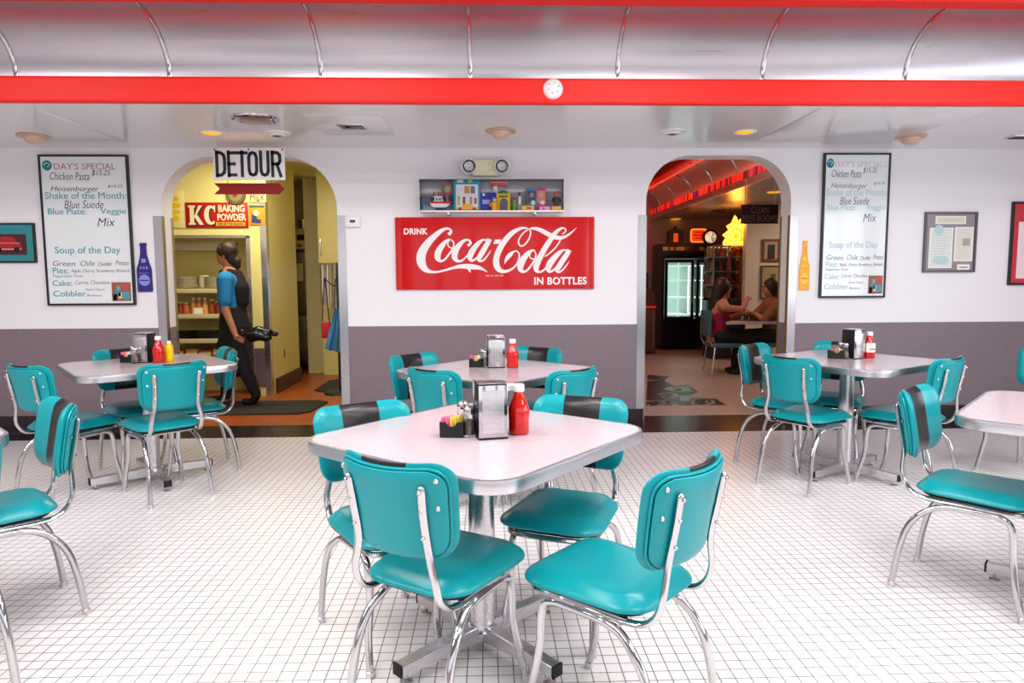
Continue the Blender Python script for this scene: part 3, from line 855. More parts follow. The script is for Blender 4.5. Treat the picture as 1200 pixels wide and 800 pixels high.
prism(bm, hy, -.002, 0)
lg = obj('script_lettering', bm, M['signwhite'], t, smooth=False)
def block(bm, s, c, x0_, y0_, x1_, y1_, offset=.03, sp_=1.05):
    a = c(Vector((x0_, y1_, 0))); b = c(Vector((x1_, y0_, 0))); text_into(bm, s, a[0], b[0], a[1], b[1], 0, offset=offset, spacing=sp_, th=.002)
for s_, *a_ in (('DRINK', cA, 112, 146, 346, 208), ('IN BOTTLES', cB, 472, 626, 990, 704), ('REG. U.S. PAT. OFF.', cA, 922, 606, 1100, 622, .005)):
    bm = bmesh.new(); block(bm, s_, *a_); obj('block_lettering', bm, M['signwhite'], t, smooth=False)

# --- die-cut bottle signs
def bottle_sign(px0, py0, px1, py1, body, dark, label, nm):
    x0, x1, z0, z1 = prect(px0, py0, px1, py1, YW0-.01); w = (x1-x0)/2; h = z1-z0; cx = (x0+x1)/2
    half = [(.9, 0), (.97, .02), (1, .06), (.98, .30), (1, .42), (.93, .50), (.72, .58), (.52, .70), (.42, .78), (.38, .93), (.45, .935), (.45, .975), (.40, 1.0)]
    out = [(w*a, h*b) for a, b in half]+[(-w*a, h*b) for a, b in half[::-1]]
    t = root('bottle_sign', label, 'sign', (cx, YW0-.012, z0))
    bm = bmesh.new(); prism(bm, out, 0, .012); obj('panel', bm, colmat(body, .3, coat=.3), t)
    bm = bmesh.new()
    def ell(cz, rx, rz, y0=-.002, n=20): prism(bm, [(w*rx*math.cos(2*PI*k/n), h*(cz)+h*rz*math.sin(2*PI*k/n)) for k in range(n)], y0, 0)
    ell(.24, .74, .115)
    for k in range(5): prism(bm, [(w*(-.62+.27*k), h*.375), (w*(-.48+.27*k), h*.375), (w*(-.55+.27*k), h*.405)], -.002, 0)
    for k in range(3): prism(bm, [(w*(-.5+.4*k), h*.47), (w*(-.3+.4*k), h*.47), (w*(-.3+.4*k), h*.52), (w*(-.5+.4*k), h*.52)], -.002, 0)
    prism(bm, [(-w*.3, h*.60), (w*.3, h*.60), (w*.26, h*.68), (-w*.26, h*.68)], -.002, 0)
    obj('label_print', bm, colmat(dark, .4), t, smooth=False)
    bm = bmesh.new(); prism(bm, [(-w*.62, h*.225), (w*.62, h*.225), (w*.62, h*.25), (-w*.62, h*.25)], -.003, -.002)
    prism(bm, [(w*.12, h*.72), (w*.2, h*.72), (w*.17, h*.9), (w*.12, h*.9)], -.002, 0)
    obj('label_band', bm, colmat(nm, .4), t, smooth=False)
bottle_sign(161.5, 284.5, 176, 342, '2A1A78', '8A90E0', 'dark blue bottle-shaped sign on the wall right of the left menu board', '241660')
bottle_sign(936, 282, 950, 340, 'F5A80C', 'FBC84A', 'orange-yellow bottle-shaped sign on the wall left of the right menu board', 'E07A10')

# --- menu boards
def quad_board(px0, py0, px1, py1, label, faded):
    Y = YW0-.03
    x0, x1, z0, z1 = prect(px0, py0, px1, py1, Y)
    t = root('menu_board', label, 'menu board', ((x0+x1)/2, Y, z0)); ox, oz = (x0+x1)/2, z0
    w, h = (x1-x0)/2, z1-z0
    bm = bmesh.new()
    for a in ((-w, -w+.016, 0, h), (w-.016, w, 0, h), (-w+.016, w-.016, 0, .016), (-w+.016, w-.016, h-.016, h)): box(bm, a[0], a[1], 0, .03, a[2], a[3], bev=.002)
    obj('frame', bm, M['frameblack'], t, smooth=False)
    obj('board_panel', bx(-w+.014, w-.014, .008, .024, .014, h-.014), M['board'], t)
    def TX(bm, s, a, b, c, d, **k):      # a..d fractions of the board, from top left
        text_into(bm, s, -w+a*2*w, -w+c*2*w, h-d*h, h-b*h, .008, th=.0012, **k)
    for s, a, b, c, d in (('Shake of the Month:', .05, .245, .96, .29), ('Blue Plate:', .07, .352, .50, .392), ('Veggie', .66, .352, .95, .40), ('Soup of the Day', .12, .605, .86, .665), ('Pies:', .08, .745, .26, .785), ('Cake:', .07, .83, .29, .868), ('Cobbler', .07, .90, .44, .94)):
        H = bmesh.new(); TX(H, s, a, b, c, d, offset=0 if 'M' in s else .006)
        obj('printed_heading', H, M['tealink'] if not faded else colmat('A8CCD4'), t, smooth=False)
    H = bmesh.new(); TX(H, "DAY'S SPECIAL" if not faded else "DAY'S SPECIALS", .17, .055, .86 if not faded else .95, .097, offset=.0)
    obj('red_heading', H, M['redink'] if not faded else colmat('D8C8D4'), t, smooth=False)
    B_ = bmesh.new()
    for k in range(1):
        out = [(-w+.095*2*w+.072*w*math.cos(q*2*PI/20)*1.5, h*.93+.033*h*math.sin(q*2*PI/20)) for q in range(20)]
        prism(B_, out, .006, .008)
    emb = obj('round_emblem', B_, colmat('1A7C86'), t, smooth=False)
    B_ = bmesh.new()
    tube(B_, [(-w+.06*2*w, .0055, h*.932), (-w+.09*2*w, .0055, h*.945), (-w+.125*2*w, .0055, h*.935), (-w+.10*2*w, .0055, h*.918)], .004, seg=6)
    obj('emblem_mark', B_, colmat('BFE0E2'), emb)
    sh = .25
    hand = [('Chicken Pasta' if not faded else 'Chicken Pasta', .12, .115, .56, .165), ('$15.25', .59, .10, .80, .14), ('$14.25', .76, .197, .93, .218), ('Heisenburger' if not faded else 'Heisenburger', .12, .205, .66, .25), ('Blue Suede', .26, .30, .70, .352), ('Mix', .62, .415, .82, .47),
            ('Green', .09, .70, .34, .735), ('Chile', .40, .70, .56, .735), ('Cheddar', .60, .708, .76, .735), ('Potato', .80, .70, .95, .73)]
    for q, (s, a, b, c, d) in enumerate(hand):
        K = bmesh.new(); TX(K, s, a, b, c, d, shear=sh, offset=-.008, tilt=.004*((q % 3)-1)); obj('marker_writing', K, M['ink'] if not faded else colmat('50505C'), t, smooth=False)
    for q, (s, a, b, c, d) in enumerate((('Apple, Cherry, Strawberry, Rhubarb,', .29, .755, .96, .785), ('Peppermint, Pecan', .08, .792, .42, .815), ('Carrot, Chocolate', .33, .832, .72, .862), ('Peach, Cherry', .44, .885, .66, .905), ('Blueberry', .45, .925, .62, .945))):
        K = bmesh.new(); TX(K, s, a, b, c, d, shear=.2, offset=-.012); obj('brown_marker_writing', K, M['brownink'], t, smooth=False)
    ph = bmesh.new(); box(ph, -w+.74*2*w, -w+.955*2*w, .004, .008, h*.028, h*.155); pc = obj('photo_card', ph, colmat('9A5A48'), t)
    for q, (hx, a, b, c, d) in enumerate((('3A8C98', .77, .06, .84, .10), ('4A98A8', .86, .04, .94, .09), ('C0504A', .85, .11, .95, .15), ('2A2428', .75, .03, .80, .075), ('E8C8B8', .815, .045, .855, .085), ('D8E0E0', .755, .035, .785, .06), ('5AB0B8', .80, .10, .84, .13))):
        obj('photo_patch', bx(-w+a*2*w, -w+c*2*w, .003, .0042, h*b, h*d), colmat(hx), pc)
    return t
quad_board(55.5, 181, 148.5, 358, 'tall black-framed menu board with handwritten specials, left of the kitchen doorway', False)
quad_board(960.5, 179, 1045, 349, 'tall black-framed menu board with faded printing, right of the right doorway', True)

# --- framed pictures
def framed(px0, py0, px1, py1, label, fcol, cat='picture', Y=YW0-.025, fw=.018, name='framed_picture'):
    x0, x1, z0, z1 = prect(px0, py0, px1, py1, Y)
    t = root(name, label, cat, ((x0+x1)/2, Y, z0)); w, h = (x1-x0)/2, z1-z0
    bm = bmesh.new()
    for a in ((-w, -w+fw, 0, h), (w-fw, w, 0, h), (-w+fw, w-fw, 0, fw), (-w+fw, w-fw, h-fw, h)): box(bm, a[0], a[1], 0, .025, a[2], a[3], bev=.002)
    obj('frame', bm, fcol, t, smooth=False)
    return t, w, h
def patch(t, w, h, a, b, c, d, col, y0=.004, y1=.008, name='print_patch', parent=None):
    return obj(name, bx(-w+a*2*w, -w+c*2*w, y0, y1, h*(1-d), h*(1-b)), col, parent or t)
t, w, h = framed(-22, 261, 39, 308, 'teal picture of a red vintage car in a dark frame at the left edge', M['frameblack'], fw=.014)
patch(t, w, h, .02, .02, .98, .98, colmat('2E8A90'), .008, .014, 'mat_board')
pc = patch(t, w, h, .16, .28, .84, .80, colmat('4A2026'), .006, .008, 'print')
bm = bmesh.new(); prism(bm, [(-w*.55, h*.32), (w*.52, h*.32), (w*.50, h*.46), (w*.36, h*.52), (w*.2, h*.66), (-w*.2, h*.66), (-w*.36, h*.50), (-w*.55, h*.46)], .003, .006); obj('car_print', bm, colmat('B01C24'), pc, smooth=False)
bm = bmesh.new(); box(bm, -w*.5, w*.5, .002, .003, h*.33, h*.35); box(bm, -w*.5, w*.45, .002, .003, h*.49, h*.50); obj('chrome_stripe_print', bm, colmat('D8C8C8'), pc)
for s in (-.33, .33): obj('wheel_print', lt([(0, -.003), (h*.07, -.003), (h*.07, 0), (0, 0)], 16, c=(w*s, .0035, h*.33), axis='y'), M['black'], pc)
t, w, h = framed(1082, 248, 1147, 319, 'grey-matted frame holding old printed papers, right of the right menu board', colmat('5A5458', .3), name='framed_papers')
patch(t, w, h, .02, .02, .98, .98, colmat('8A8288', .3), .012, .018, 'mat_board')
for nm, a, b, c, d, hx in (('headline_paper', .20, .07, .78, .20, 'D8D4C4'), ('letter_paper', .10, .26, .55, .93, 'DCE2DC'), ('newspaper_cutting', .58, .25, .94, .82, 'E2DCD0'), ('caption_card', .66, .87, .90, .96, 'F0EEEA')):
    p_ = patch(t, w, h, a, b, c, d, colmat('F2F0EC'), .010, .012, nm)
    patch(t, w, h, a+.02, b+.015, c-.02, d-.015, colmat(hx), .009, .010, 'paper_face', p_)
    if 'caption' not in nm:
        bm = bmesh.new(); n = int((d-b)*22)
        for q in range(n):
            zz = h*(1-b-.04-q*(d-b-.06)/max(n, 1)); box(bm, -w+(a+.05)*2*w, -w+(c-.05-.04*(q % 3))*2*w, .0085, .009, zz-.003, zz)
        obj('print_lines', bm, colmat('B8BAB0'), p_, smooth=False)
bm = bmesh.new(); box(bm, -w+.70*2*w, -w+.86*2*w, .0085, .009, h*.075, h*.09); obj('caption_print', bm, M['ink'], t)
bm = bmesh.new()
for cx, cz, rx, rz in ((.27, .70, .09, .10), (.33, .20, .16, .07)): prism(bm, [(-w+(cx+rx*math.cos(q*PI/8))*2*w, h*(cz+rz*.9*math.sin(q*PI/8))) for q in range(16)], .008, .009)
obj('illustration', bm, colmat('B4D2D4'), t, smooth=False)
patch(t, w, h, .74, .44, .88, .56, colmat('A8A4A0'), .008, .009, 'small_photo')
t, w, h = framed(1182, 236, 1262, 334, 'black-framed red and white picture cut off by the right edge', M['frameblack'])
patch(t, w, h, .02, .02, .98, .98, colmat('C83A44', .2), .012, .018, 'print_ground')
for a in range(3): patch(t, w, h, .12+.27*a, .24, .30+.27*a, .92, colmat('F0D8DC', .2), .010, .012, 'pale_panel')

# --- emergency light
Y = YW0-.055; p = atY(569, 196, Y)
t = root('emergency_light', 'cream emergency light with two round lamps above the toy case', 'emergency light', (p.x, Y, p.z-.07))
bm = bmesh.new(); box(bm, -.11, .11, 0, .055, .0, .135, bev=.012, seg=3); hs = obj('housing', bm, M['cream_plastic'], t)
obj('indicator', lt([(0, -.004), (.005, -.003), (.006, 0), (0, 0)], 10, c=(.03, 0, .10), axis='y'), colmat('C8A040'), hs)
for s in (-1, 1):
    l = obj('lamp_head', lt([(0, .04), (.045, .035), (.062, .01), (.066, -.012), (.062, -.02), (.055, -.02), (.05, -.012), (0, -.002)], 28, c=(s*.135, -.01, .075), axis='y'), M['white'], t)
    obj('lens', lt([(0, -.034), (.03, -.030), (.055, -.018), (0, -.016)], 28, c=(s*.135, -.01, .075), axis='y'), M['glass'], l)
    obj('reflector', lt([(.012, -.004), (.03, -.008), (.052, -.017), (.053, -.015), (.01, -.002)], 28, c=(s*.135, -.01, .075), axis='y'), M['chrome'], l)

# --- thermostat
p = atY(413, 260, YW0-.03)
t = root('thermostat', 'small white thermostat on the wall right of the kitchen doorway', 'thermostat', (p.x, YW0-.03, p.z-.045))
bm = bmesh.new(); box(bm, -.065, .065, 0, .03, 0, .095, bev=.012, seg=3); obj('housing', bm, M['white'], t)
obj('screen', bx(-.022, .022, -.002, .001, .04, .062), colmat('4A4E4A', .2), t)

# --- toy case
YC0 = YW0-.15
x0, x1, z0, z1 = prect(491.5, 210, 661, 246.5, YC0)
t = root('toy_case', 'clear acrylic display case full of toys above the red sign', 'display case', ((x0+x1)/2, YC0, z0)); w = (x1-x0)/2; h = z1-z0; ox = (x0+x1)/2
bm = bmesh.new(); th = .004
box(bm, -w, w, 0, th, 0, h); box(bm, -w, w, 0.15-th, .15, 0, h); box(bm, -w, -w+th, th, .15-th, 0, h); box(bm, w-th, w, th, .15-th, 0, h); box(bm, -w, w, 0, .15, h, h+th)
obj('clear_cover', bm, M['acrylic'], t, smooth=False)
obj('base_board', bx(-w, w, 0, .15, -.012, 0, .002), M['white'], t)
bm = bmesh.new()
for s in (-1, 1): box(bm, s*w-.003, s*w+.003, -.001, .002, 0, h)
box(bm, -w, w, -.001, .002, h, h+.003); obj('edge_line', bm, colmat('D8C0C8', .2), t)
for s in (-.6, .6): obj('bracket', bx(s*w-.01, s*w+.01, .02, .15, -.035, -.012, .002), M['chrome'], t)
ZS = z0+.001
def TP(px, py, dy=.07): return atY(px, py, YC0+dy)
def toy(name, label, cat, px, dy=.07):
    p = TP(px, 246, dy); return root(name, label, cat, (p.x, YC0+dy, ZS), 0, None)
S = YW0/F   # metres per pixel at the wall
# sea picture card, boat
t = toy('toy_backdrop_card', 'blue and black sea picture card behind the toy boat in the case', 'card', 513.5, .12)
obj('card', bx(-20*S, 20*S, 0, .004, 0, 17*S), colmat('4A6C8C'), t); obj('dark_band', bx(-9*S, 20*S, -.002, 0, 8*S, 17*S), colmat('20242E'), t)
bm = bmesh.new()
for q in range(9): box(bm, (-18+q*1.7)*S, (-17.2+q*1.7)*S, -.003, 0, 0, (3+5*abs(math.sin(q*1.7)))*S)
obj('white_foam', bm, colmat('DCE4EC'), t, smooth=False)
t = toy('toy_boat', 'red and white toy boat at the left of the toy case', 'toy boat', 515, .06)
bm = bmesh.new()
for k, (z, l, wd) in enumerate(((4, 8, 3), (7.5, 11, 5))):
    pass
hull = [[bm.verts.new((x*S, y*S, z*S)) for x, y in ((-a, -b), (a*.6, -b), (a*1.15, 0), (a*.6, b), (-a, b))] for z, a, b in ((4, 6.5, 1.5), (6, 9, 3), (8, 10.5, 3.6))]
for u, v in zip(hull, hull[1:]):
    for q in range(5): bm.faces.new((u[q], u[(q+1) % 5], v[(q+1) % 5], v[q]))
bm.faces.new(hull[0][::-1]); bm.faces.new(hull[-1]); obj('hull', bm, colmat('F4F0F0'), t)
bm = bmesh.new(); hb = [[bm.verts.new((x*S, y*S, z*S)) for x, y in ((-a, -b), (a*.6, -b), (a*1.15, 0), (a*.6, b), (-a, b))] for z, a, b in ((8, 10.7, 3.8), (10.5, 11.3, 4.1))]
for q in range(5): bm.faces.new((hb[0][q], hb[0][(q+1) % 5], hb[1][(q+1) % 5], hb[1][q]))
bm.faces.new(hb[0][::-1]); bm.faces.new(hb[1]); obj('red_rail', bm, colmat('D01828'), t)
bm = bmesh.new(); prism(bm, [(-6*S, 10.5*S), (5*S, 10.5*S), (3*S, 15*S), (-4.5*S, 15.5*S)], -2.5*S, 2.5*S); obj('cabin', bm, colmat('F4F4F4'), t, smooth=False)
bm = bmesh.new(); prism(bm, [(-4.5*S, 11.5*S), (-1.5*S, 11.5*S), (-1.5*S, 14.3*S), (-3.8*S, 14.3*S)], -2.6*S, -2.5*S); prism(bm, [(-.8*S, 11.5*S), (3.4*S, 11.5*S), (2.2*S, 14.3*S), (-.8*S, 14.3*S)], -2.6*S, -2.5*S); obj('cabin_window', bm, colmat('5878A0'), t, smooth=False)
obj('roof_deck', bx(-7*S, 4*S, -3*S, 3*S, 15.5*S, 16.4*S, .001), colmat('F4F0F0'), t)
for q in range(4):
    bm = bmesh.new(); ball(bm, ((-6+q*2.7)*S, 0, 20.6*S), .8*S); lathe(bm, [(.9*S, 16.4*S), (1.0*S, 17.5*S), (.6*S, 19.8*S), (0, 19.9*S)], 10, c=((-6+q*2.7)*S, 0, 0)); obj('tiny_passenger', bm, colmat(['2A2A30', 'C8A080', '30303A', 'B03030'][q]), t)
t = toy('round_badge', 'round red and green badge standing behind the toy boat', 'badge', 524.5, .10)
obj('disc', lt([(0, -.004), (6.2*S, -.004), (6.6*S, 0), (0, .003)], 28, c=(0, 0, 25*S), axis='y'), colmat('A04A44'), t)
obj('green_centre', lt([(0, -.007), (3.6*S, -.006), (3.8*S, -.004), (0, -.004)], 24, c=(0, 0, 25*S), axis='y'), colmat('7AB080'), t)
obj('stand', bx(-1.2*S, 1.2*S, 0, .02, 0, 19.5*S), colmat('8A7A70'), t)
def boxed(px, wpx, hpx, col, label, name='boxed_toy', dy=.08, dp=.045):
    t = toy(name, label, 'toy', px, dy); obj('carton', bx(-wpx*S/2, wpx*S/2, 0, dp, 0, hpx*S, .002), col, t); return t
def pp(t, a, b, c, d, hx, nm='printed_panel', dy=.0012): obj(nm, bx(a*S, c*S, -dy, .0005, b*S, d*S), colmat(hx), t)
t = boxed(547.5, 30, 36, colmat('18A4C4'), 'tall cyan boxed playset with a yellow car in the toy case')
pp(t, -12.5, 2, 12.5, 30, 'E4E8E8', 'window')
for a, b, c, d, hx in ((-3, 20, 3, 28, 'D0904A'), (4, 20, 9, 28, '7A6A90'), (-11, 7, -8, 17, 'C8B840'), (-5, 7, -2, 16, '7A3A2A'), (3, 8, 6, 16, 'C89070'), (8, 8, 11, 15, 'B05A40')): pp(t, a, b, c, d, hx, 'printed_figure', .002)
for q, hx in enumerate(('E8F0F0', 'D8D040')): pp(t, -11+q*12, 32, -4+q*10, 35, hx, 'printed_title', .002)
c2 = bmesh.new(); prism(c2, [(-12*S, 1.6*S), (12*S, 1.6*S), (12*S, 4.2*S), (7*S, 5*S), (4*S, 8*S), (-4*S, 8*S), (-6*S, 5*S), (-12*S, 4*S)], -.012, -.002); obj('toy_car_body', c2, colmat('F0B818'), t, smooth=False)
for s in (-8, 8): obj('wheel', lt([(0, -.016), (2*S, -.016), (2*S, -.004), (0, -.004)], 14, c=(s*S, 0, 2*S), axis='y'), colmat('A83040'), t)
t = boxed(572.5, 18, 21, colmat('1C28A4'), 'dark blue boxed toy with pale printing in the toy case')
for a, b, c, d, hx in ((-7, 8, 3, 13, '9AA0E8'), (-7, 17, -4, 20, 'E0E4F4'), (1, 5, 6, 11, '6A78D8'), (-8, 3, 0, 5, '40308A')): pp(t, a, b, c, d, hx)
t = toy('red_roof_stand', 'small red-roofed stand toy at the back of the toy case', 'toy', 584.5, .13)
bm = bmesh.new(); prism(bm, [(-9*S, 32*S), (-8*S, 29*S), (8*S, 29*S), (9*S, 32*S), (9*S, 35*S), (-9*S, 35*S)], -.02, .012); obj('red_roof', bm, colmat('D8483C'), t, smooth=False)
obj('white_band', bx(-9.1*S, 9.1*S, -.0215, -.02, 32.4*S, 33.2*S), colmat('F4E0D8'), t); obj('post', bx(-6*S, -1*S, -.01, .01, 0, 29*S), colmat('F0DCC8'), t)
t = boxed(590, 16, 20, colmat('F2CC14'), 'yellow boxed figure with an arched window in the toy case')
bm = bmesh.new(); prism(bm, [(-4*S, 1*S), (5*S, 1*S)]+[((.5+4.5*math.cos(q*PI/8))*S, (10+4.5*math.sin(q*PI/8))*S) for q in range(9)], -.002, 0); obj('arched_window', bm, colmat('4A5A78'), t, smooth=False)
pp(t, -5, 15.5, 5, 17.5, '6A5020', 'printed_title', .002); pp(t, -2.2, 2, .2, 11, '8A3A50', 'figure', .003)
obj('green_cap', lt([(6*S, 20*S), (5*S, 22*S), (2.5*S, 23.5*S), (0, 24*S)], 18, c=(0, .02, 0)), colmat('4A8A4A'), t)
def figure(px, hpx, body, head, label, hat=None, basec=None, dy=.05, wpx=4):
    t = toy('toy_figure', label, 'toy figure', px, dy); z = 0
    if basec: obj('stand_block', bx(-5.5*S, 5.5*S, -.02, .02, 0, 5*S, .002), colmat(basec), t); z = 5*S
    hh = hpx*S
    obj('torso', lt([(0, z), (wpx*.45*S, z), (wpx*.40*S, z+hh*.25), (wpx*.5*S, z+hh*.45), (wpx*.42*S, z+hh*.62), (wpx*.15*S, z+hh*.68), (0, z+hh*.68)], 14), colmat(body), t)
    for s in (-1, 1): obj('arm', tb([(s*wpx*.4*S, 0, z+hh*.60), (s*wpx*.62*S, -.005, z+hh*.42), (s*wpx*.5*S, -.012, z+hh*.30)], .8*S, seg=6), colmat(body), t)
    bm = bmesh.new(); ball(bm, (0, 0, z+hh*.82), hh*.15, (1, 1, 1.15)); obj('head', bm, colmat(head), t)
    if hat: obj('hat', lt([(hh*.2, z+hh*.88), (hh*.17, z+hh*.92), (hh*.13, z+hh*1.02), (0, z+hh*1.04)], 14), colmat(hat), t)
figure(579.5, 15, 'F0A818', 'F0D0B0', 'small yellow toy figure in a blue cap in front of the blue toy box', '3AA0C0', None, .04, 8)
figure(603, 14, '6A9A3A', 'C89860', 'small green toy figure right of the yellow box in the toy case', '6A4A20', None, .05, 5)
t = toy('toy_rocket', 'slim grey and white upright toy beside the green figure', 'toy', 609, .06)
obj('body', lt([(2.8*S, 0), (3*S, 6*S), (2.4*S, 14*S), (1.4*S, 18*S), (0, 19*S)], 16), colmat('8A84A0'), t); obj('white_face', bx(-1.2*S, 1.2*S, -2.9*S, -2.0*S, 7*S, 16*S, .001), colmat('F2F2F6'), t); obj('tip', lt([(1.5*S, 17.6*S), (1.2*S, 20*S), (0, 20.6*S)], 12), colmat('3A2A38'), t)
t = boxed(618.5, 14, 5.5, colmat('F0B810'), 'small flat yellow box lying at the front of the toy case', dy=.03, dp=.03); pp(t, -1.5, 1.5, 4, 4, 'D83A1C', 'red_print', .002)
for px, a, b, c_, lb in ((623.2, '3A8AC0', '4A4A54', 'D0E4F4', 'blue boxed toy with a round badge print, left of a pair in the toy case'), (634.2, 'C0406A', 'E09060', 'F4D8E0', 'pink boxed toy with a round badge print, right of a pair in the toy case')):
    t = boxed(px, 10.8, 26, colmat(a), lb, dy=.085); pp(t, -4.5, 9, 4.5, 23, b, 'window')
    bm = bmesh.new(); ball(bm, (0, -.002, 18*S), 2.8*S, (1, .25, 1)); obj('printed_face', bm, colmat('D8A890' if px > 630 else '9A8AA0'), t)
    obj('round_print', lt([(0, -.003), (2.6*S, -.003), (2.6*S, 0), (0, 0)], 18, c=(1.5*S, 0, 9.5*S), axis='y'), colmat(c_), t)
t = boxed(638.5, 12, 4.5, colmat('E8A8CC'), 'small pink trinket box in front of the pink boxed toy', dy=.03, dp=.03); pp(t, -3, 1, 0, 3.4, 'A060C8', 'purple_print', .002)
figure(652, 16, '3A3438', 'C87A50', 'dark red-hatted toy figure on a yellow block, right end of the toy case', 'D03A28', 'F0B848', .06, 8)

# --- DETOUR sign and arrow hanging from the low ceiling
YD = 5.55
x0, x1, z0, z1 = prect(250.5, 173, 333, 211, YD); ox = (x0+x1)/2; w = (x1-x0)/2
t = root('detour_sign', 'white hanging DETOUR road sign with black letters in front of the kitchen doorway', 'sign', (ox, YD, z0)); h = z1-z0
bm = bmesh.new(); box(bm, -w, w, 0, .010, 0, h, bev=.002); obj('panel', bm, M['signwhite'], t)
bm = bmesh.new()
def dp(px, py): q = atY(px, py, YD); return (q.x-ox, q.z-z0)
def glyph(paths, cx0, cx1, lw):
    for pth in paths:
        pts = [(cx0+(cx1-cx0)*a, b, lw) for a, b in pth]
        ribbon(bm, pts, 0, conv=lambda q: (q.x, q.y), n=1)
G = {'D': [[(.15, 0), (.15, 1)], [(.1, .94), (.5, .94), (.78, .85), (.85, .7), (.85, .3), (.78, .15), (.5, .06), (.1, .06)]], 'E': [[(.15, 0), (.15, 1)], [(.1, .93), (.95, .93)], [(.1, .5), (.82, .5)], [(.1, .07), (.95, .07)]],
     'T': [[(.5, 0), (.5, 1)], [(0, .93), (1, .93)]], 'O': [[(.5, .94), (.26, .9), (.15, .76), (.15, .24), (.26, .1), (.5, .06), (.74, .1), (.85, .24), (.85, .76), (.74, .9), (.5, .94)]],
     'U': [[(.15, 1), (.15, .24), (.26, .1), (.5, .06), (.74, .1), (.85, .24), (.85, 1)]], 'R': [[(.15, 0), (.15, 1)], [(.1, .94), (.6, .94), (.84, .85), (.85, .6), (.7, .5), (.1, .5)], [(.55, .5), (.92, 0)]]}
def fat(points, cx0, cx1, zz0, zz1, lw):
    ps = [(cx0+(cx1-cx0)*a, zz0+(zz1-zz0)*b) for a, b in points]
    for (ax, az), (bx2, bz) in zip(ps, ps[1:]):
        d = Vector((bx2-ax, bz-az)); n = Vector((-d.y, d.x)).normalized()*lw/2; e = d.normalized()*lw*.18
        prism(bm, [(ax-e.x+n.x, az-e.y+n.y), (ax-e.x-n.x, az-e.y-n.y), (bx2+e.x-n.x, bz+e.y-n.y), (bx2+e.x+n.x, bz+e.y+n.y)], -.0022, 0)
for ch, a, b in (('D', 253, 264.5), ('E', 267, 277), ('T', 278, 289.5), ('O', 290.5, 302), ('U', 304.5, 315.5), ('R', 318, 329.5)):
    p0, p1 = dp(a, 207), dp(b, 177); 
    for g in G[ch]: fat(g, p0[0], p1[0], p0[1], p1[1], .024)
obj('lettering', bm, M['ink'], t, smooth=False)
for s in (-1, 1):
    obj('hanging_wire', tb([(s*(w-.02), .005, h), (s*(w-.02), .005, ZC-z0)], .0018, seg=6, smooth=False), M['chrome'], t)
    obj('bolt', lt([(0, -.003), (.006, -.002), (.007, 0), (0, 0)], 10, c=(s*(w-.015), 0, h-.014), axis='y'), M['frameblack'], t)
obj('bolt', lt([(0, -.003), (.006, -.002), (.007, 0), (0, 0)], 10, c=(0, 0, h-.014), axis='y'), M['frameblack'], t)
ax0, ax1, az0, az1 = prect(251, 214.5, 333, 227.5, YD)
t = root('arrow_sign', 'dark red arrow sign pointing right, hanging under the DETOUR sign', 'sign', ((ax0+ax1)/2, YD, az0)); aw = (ax1-ax0)/2; ah = az1-az0
bm = bmesh.new(); prism(bm, [(-aw, ah), (-aw+.045, ah/2), (-aw, 0), (aw-.04, 0), (aw, ah/2), (aw-.04, ah)], 0, .008); obj('arrow_panel', bm, colmat('8E141A', .7), t, smooth=False)
for s in (-.62, .62): obj('hook', tb([(s*aw, .004, ah-.006), (s*aw+.003, .004, ah+.01), (s*aw, .004, z0-az0+.006)], .002, seg=6), M['frameblack'], t)

# ================================================================== KITCHEN BEHIND THE LEFT DOORWAY
YK = 7.6
struct('wall_kitchen_back', bx(-5.6, .65, 10.4, 10.55, 0, 2.9), M['cream'])
struct('wall_kitchen_left', bx(-5.75, -5.6, YW1, 10.55, 0, 2.9), M['cream'])
struct('wall_kitchen_right', bx(.6, .75, YW1, 13.2, 0, 3.0), M['cream'])
struct('ceiling.003', bx(-5.75, .65, YW1, 10.55, 2.62, 2.72), M['cream'])
XB = -2.39; zn = atY(250, 279, YK).z; xnr = atY(291, 350, YK).x; xnl = -4.2
bm = bmesh.new()
box(bm, -5.6, XB, YK, YK+.06, zn, 2.62); box(bm, xnr, XB, YK, YK+.06, 0, zn); box(bm, -5.6, xnl, YK, YK+.06, 0, zn)
box(bm, -5.6, XB-.05, 8.05, 8.1, 0, zn); box(bm, -5.6, XB-.05, YK+.06, 8.1, zn, zn+.04)
box(bm, XB-.05, XB, YK+.06, 8.75, 0, 2.62); box(bm, -5.6, XB-.05, 8.7, 8.75, 0, 2.62)
struct('wall_kitchen_middle', bm, M['cream'])
bm = bmesh.new(); box(bm, xnr, xnr+.045, YK-.012, YK, 0, zn+.02, bev=.002); box(bm, -5.0, xnr+.045, YK-.012, YK, zn, zn+.035, bev=.002)
box(bm, XB-.06, XB+.004, YK-.008, YK, 0, 2.6, bev=.002); box(bm, XB, XB+.006, YK-.008, YK+.08, 0, 2.6, bev=.002)
struct('trim_8', bm, M['alu'])
bm = bmesh.new(); zq = atY(305, 408, YK).z; box(bm, xnr+.045, XB-.06, YK-.006, YK, .10, zq); struct('trim_9', bm, colmat('6E5F68'))
struct('baseboard_kitchen', bx(XB, XB+.02, YK+.15, 8.76, 0, .17, .003), colmat('4A2A26'))
bm = bmesh.new(); box(bm, -2.95, XB, 10.36, 10.4, 0, .2); box(bm, -2.3, .6, 10.36, 10.4, 0, .2); struct('baseboard_kitchen.001', bm, colmat('2E1E1C'))
# outlet on the return wall
t = root('wall_outlet', 'small outlet plate low on the cream kitchen wall', 'outlet', (XB, 8.1, .42)); obj('plate', bx(0, .006, -.035, .035, -.055, .055, .002), colmat('B8B09C'), t); obj('socket', bx(.006, .008, -.015, .015, -.035, .035, .001), M['black'], t)
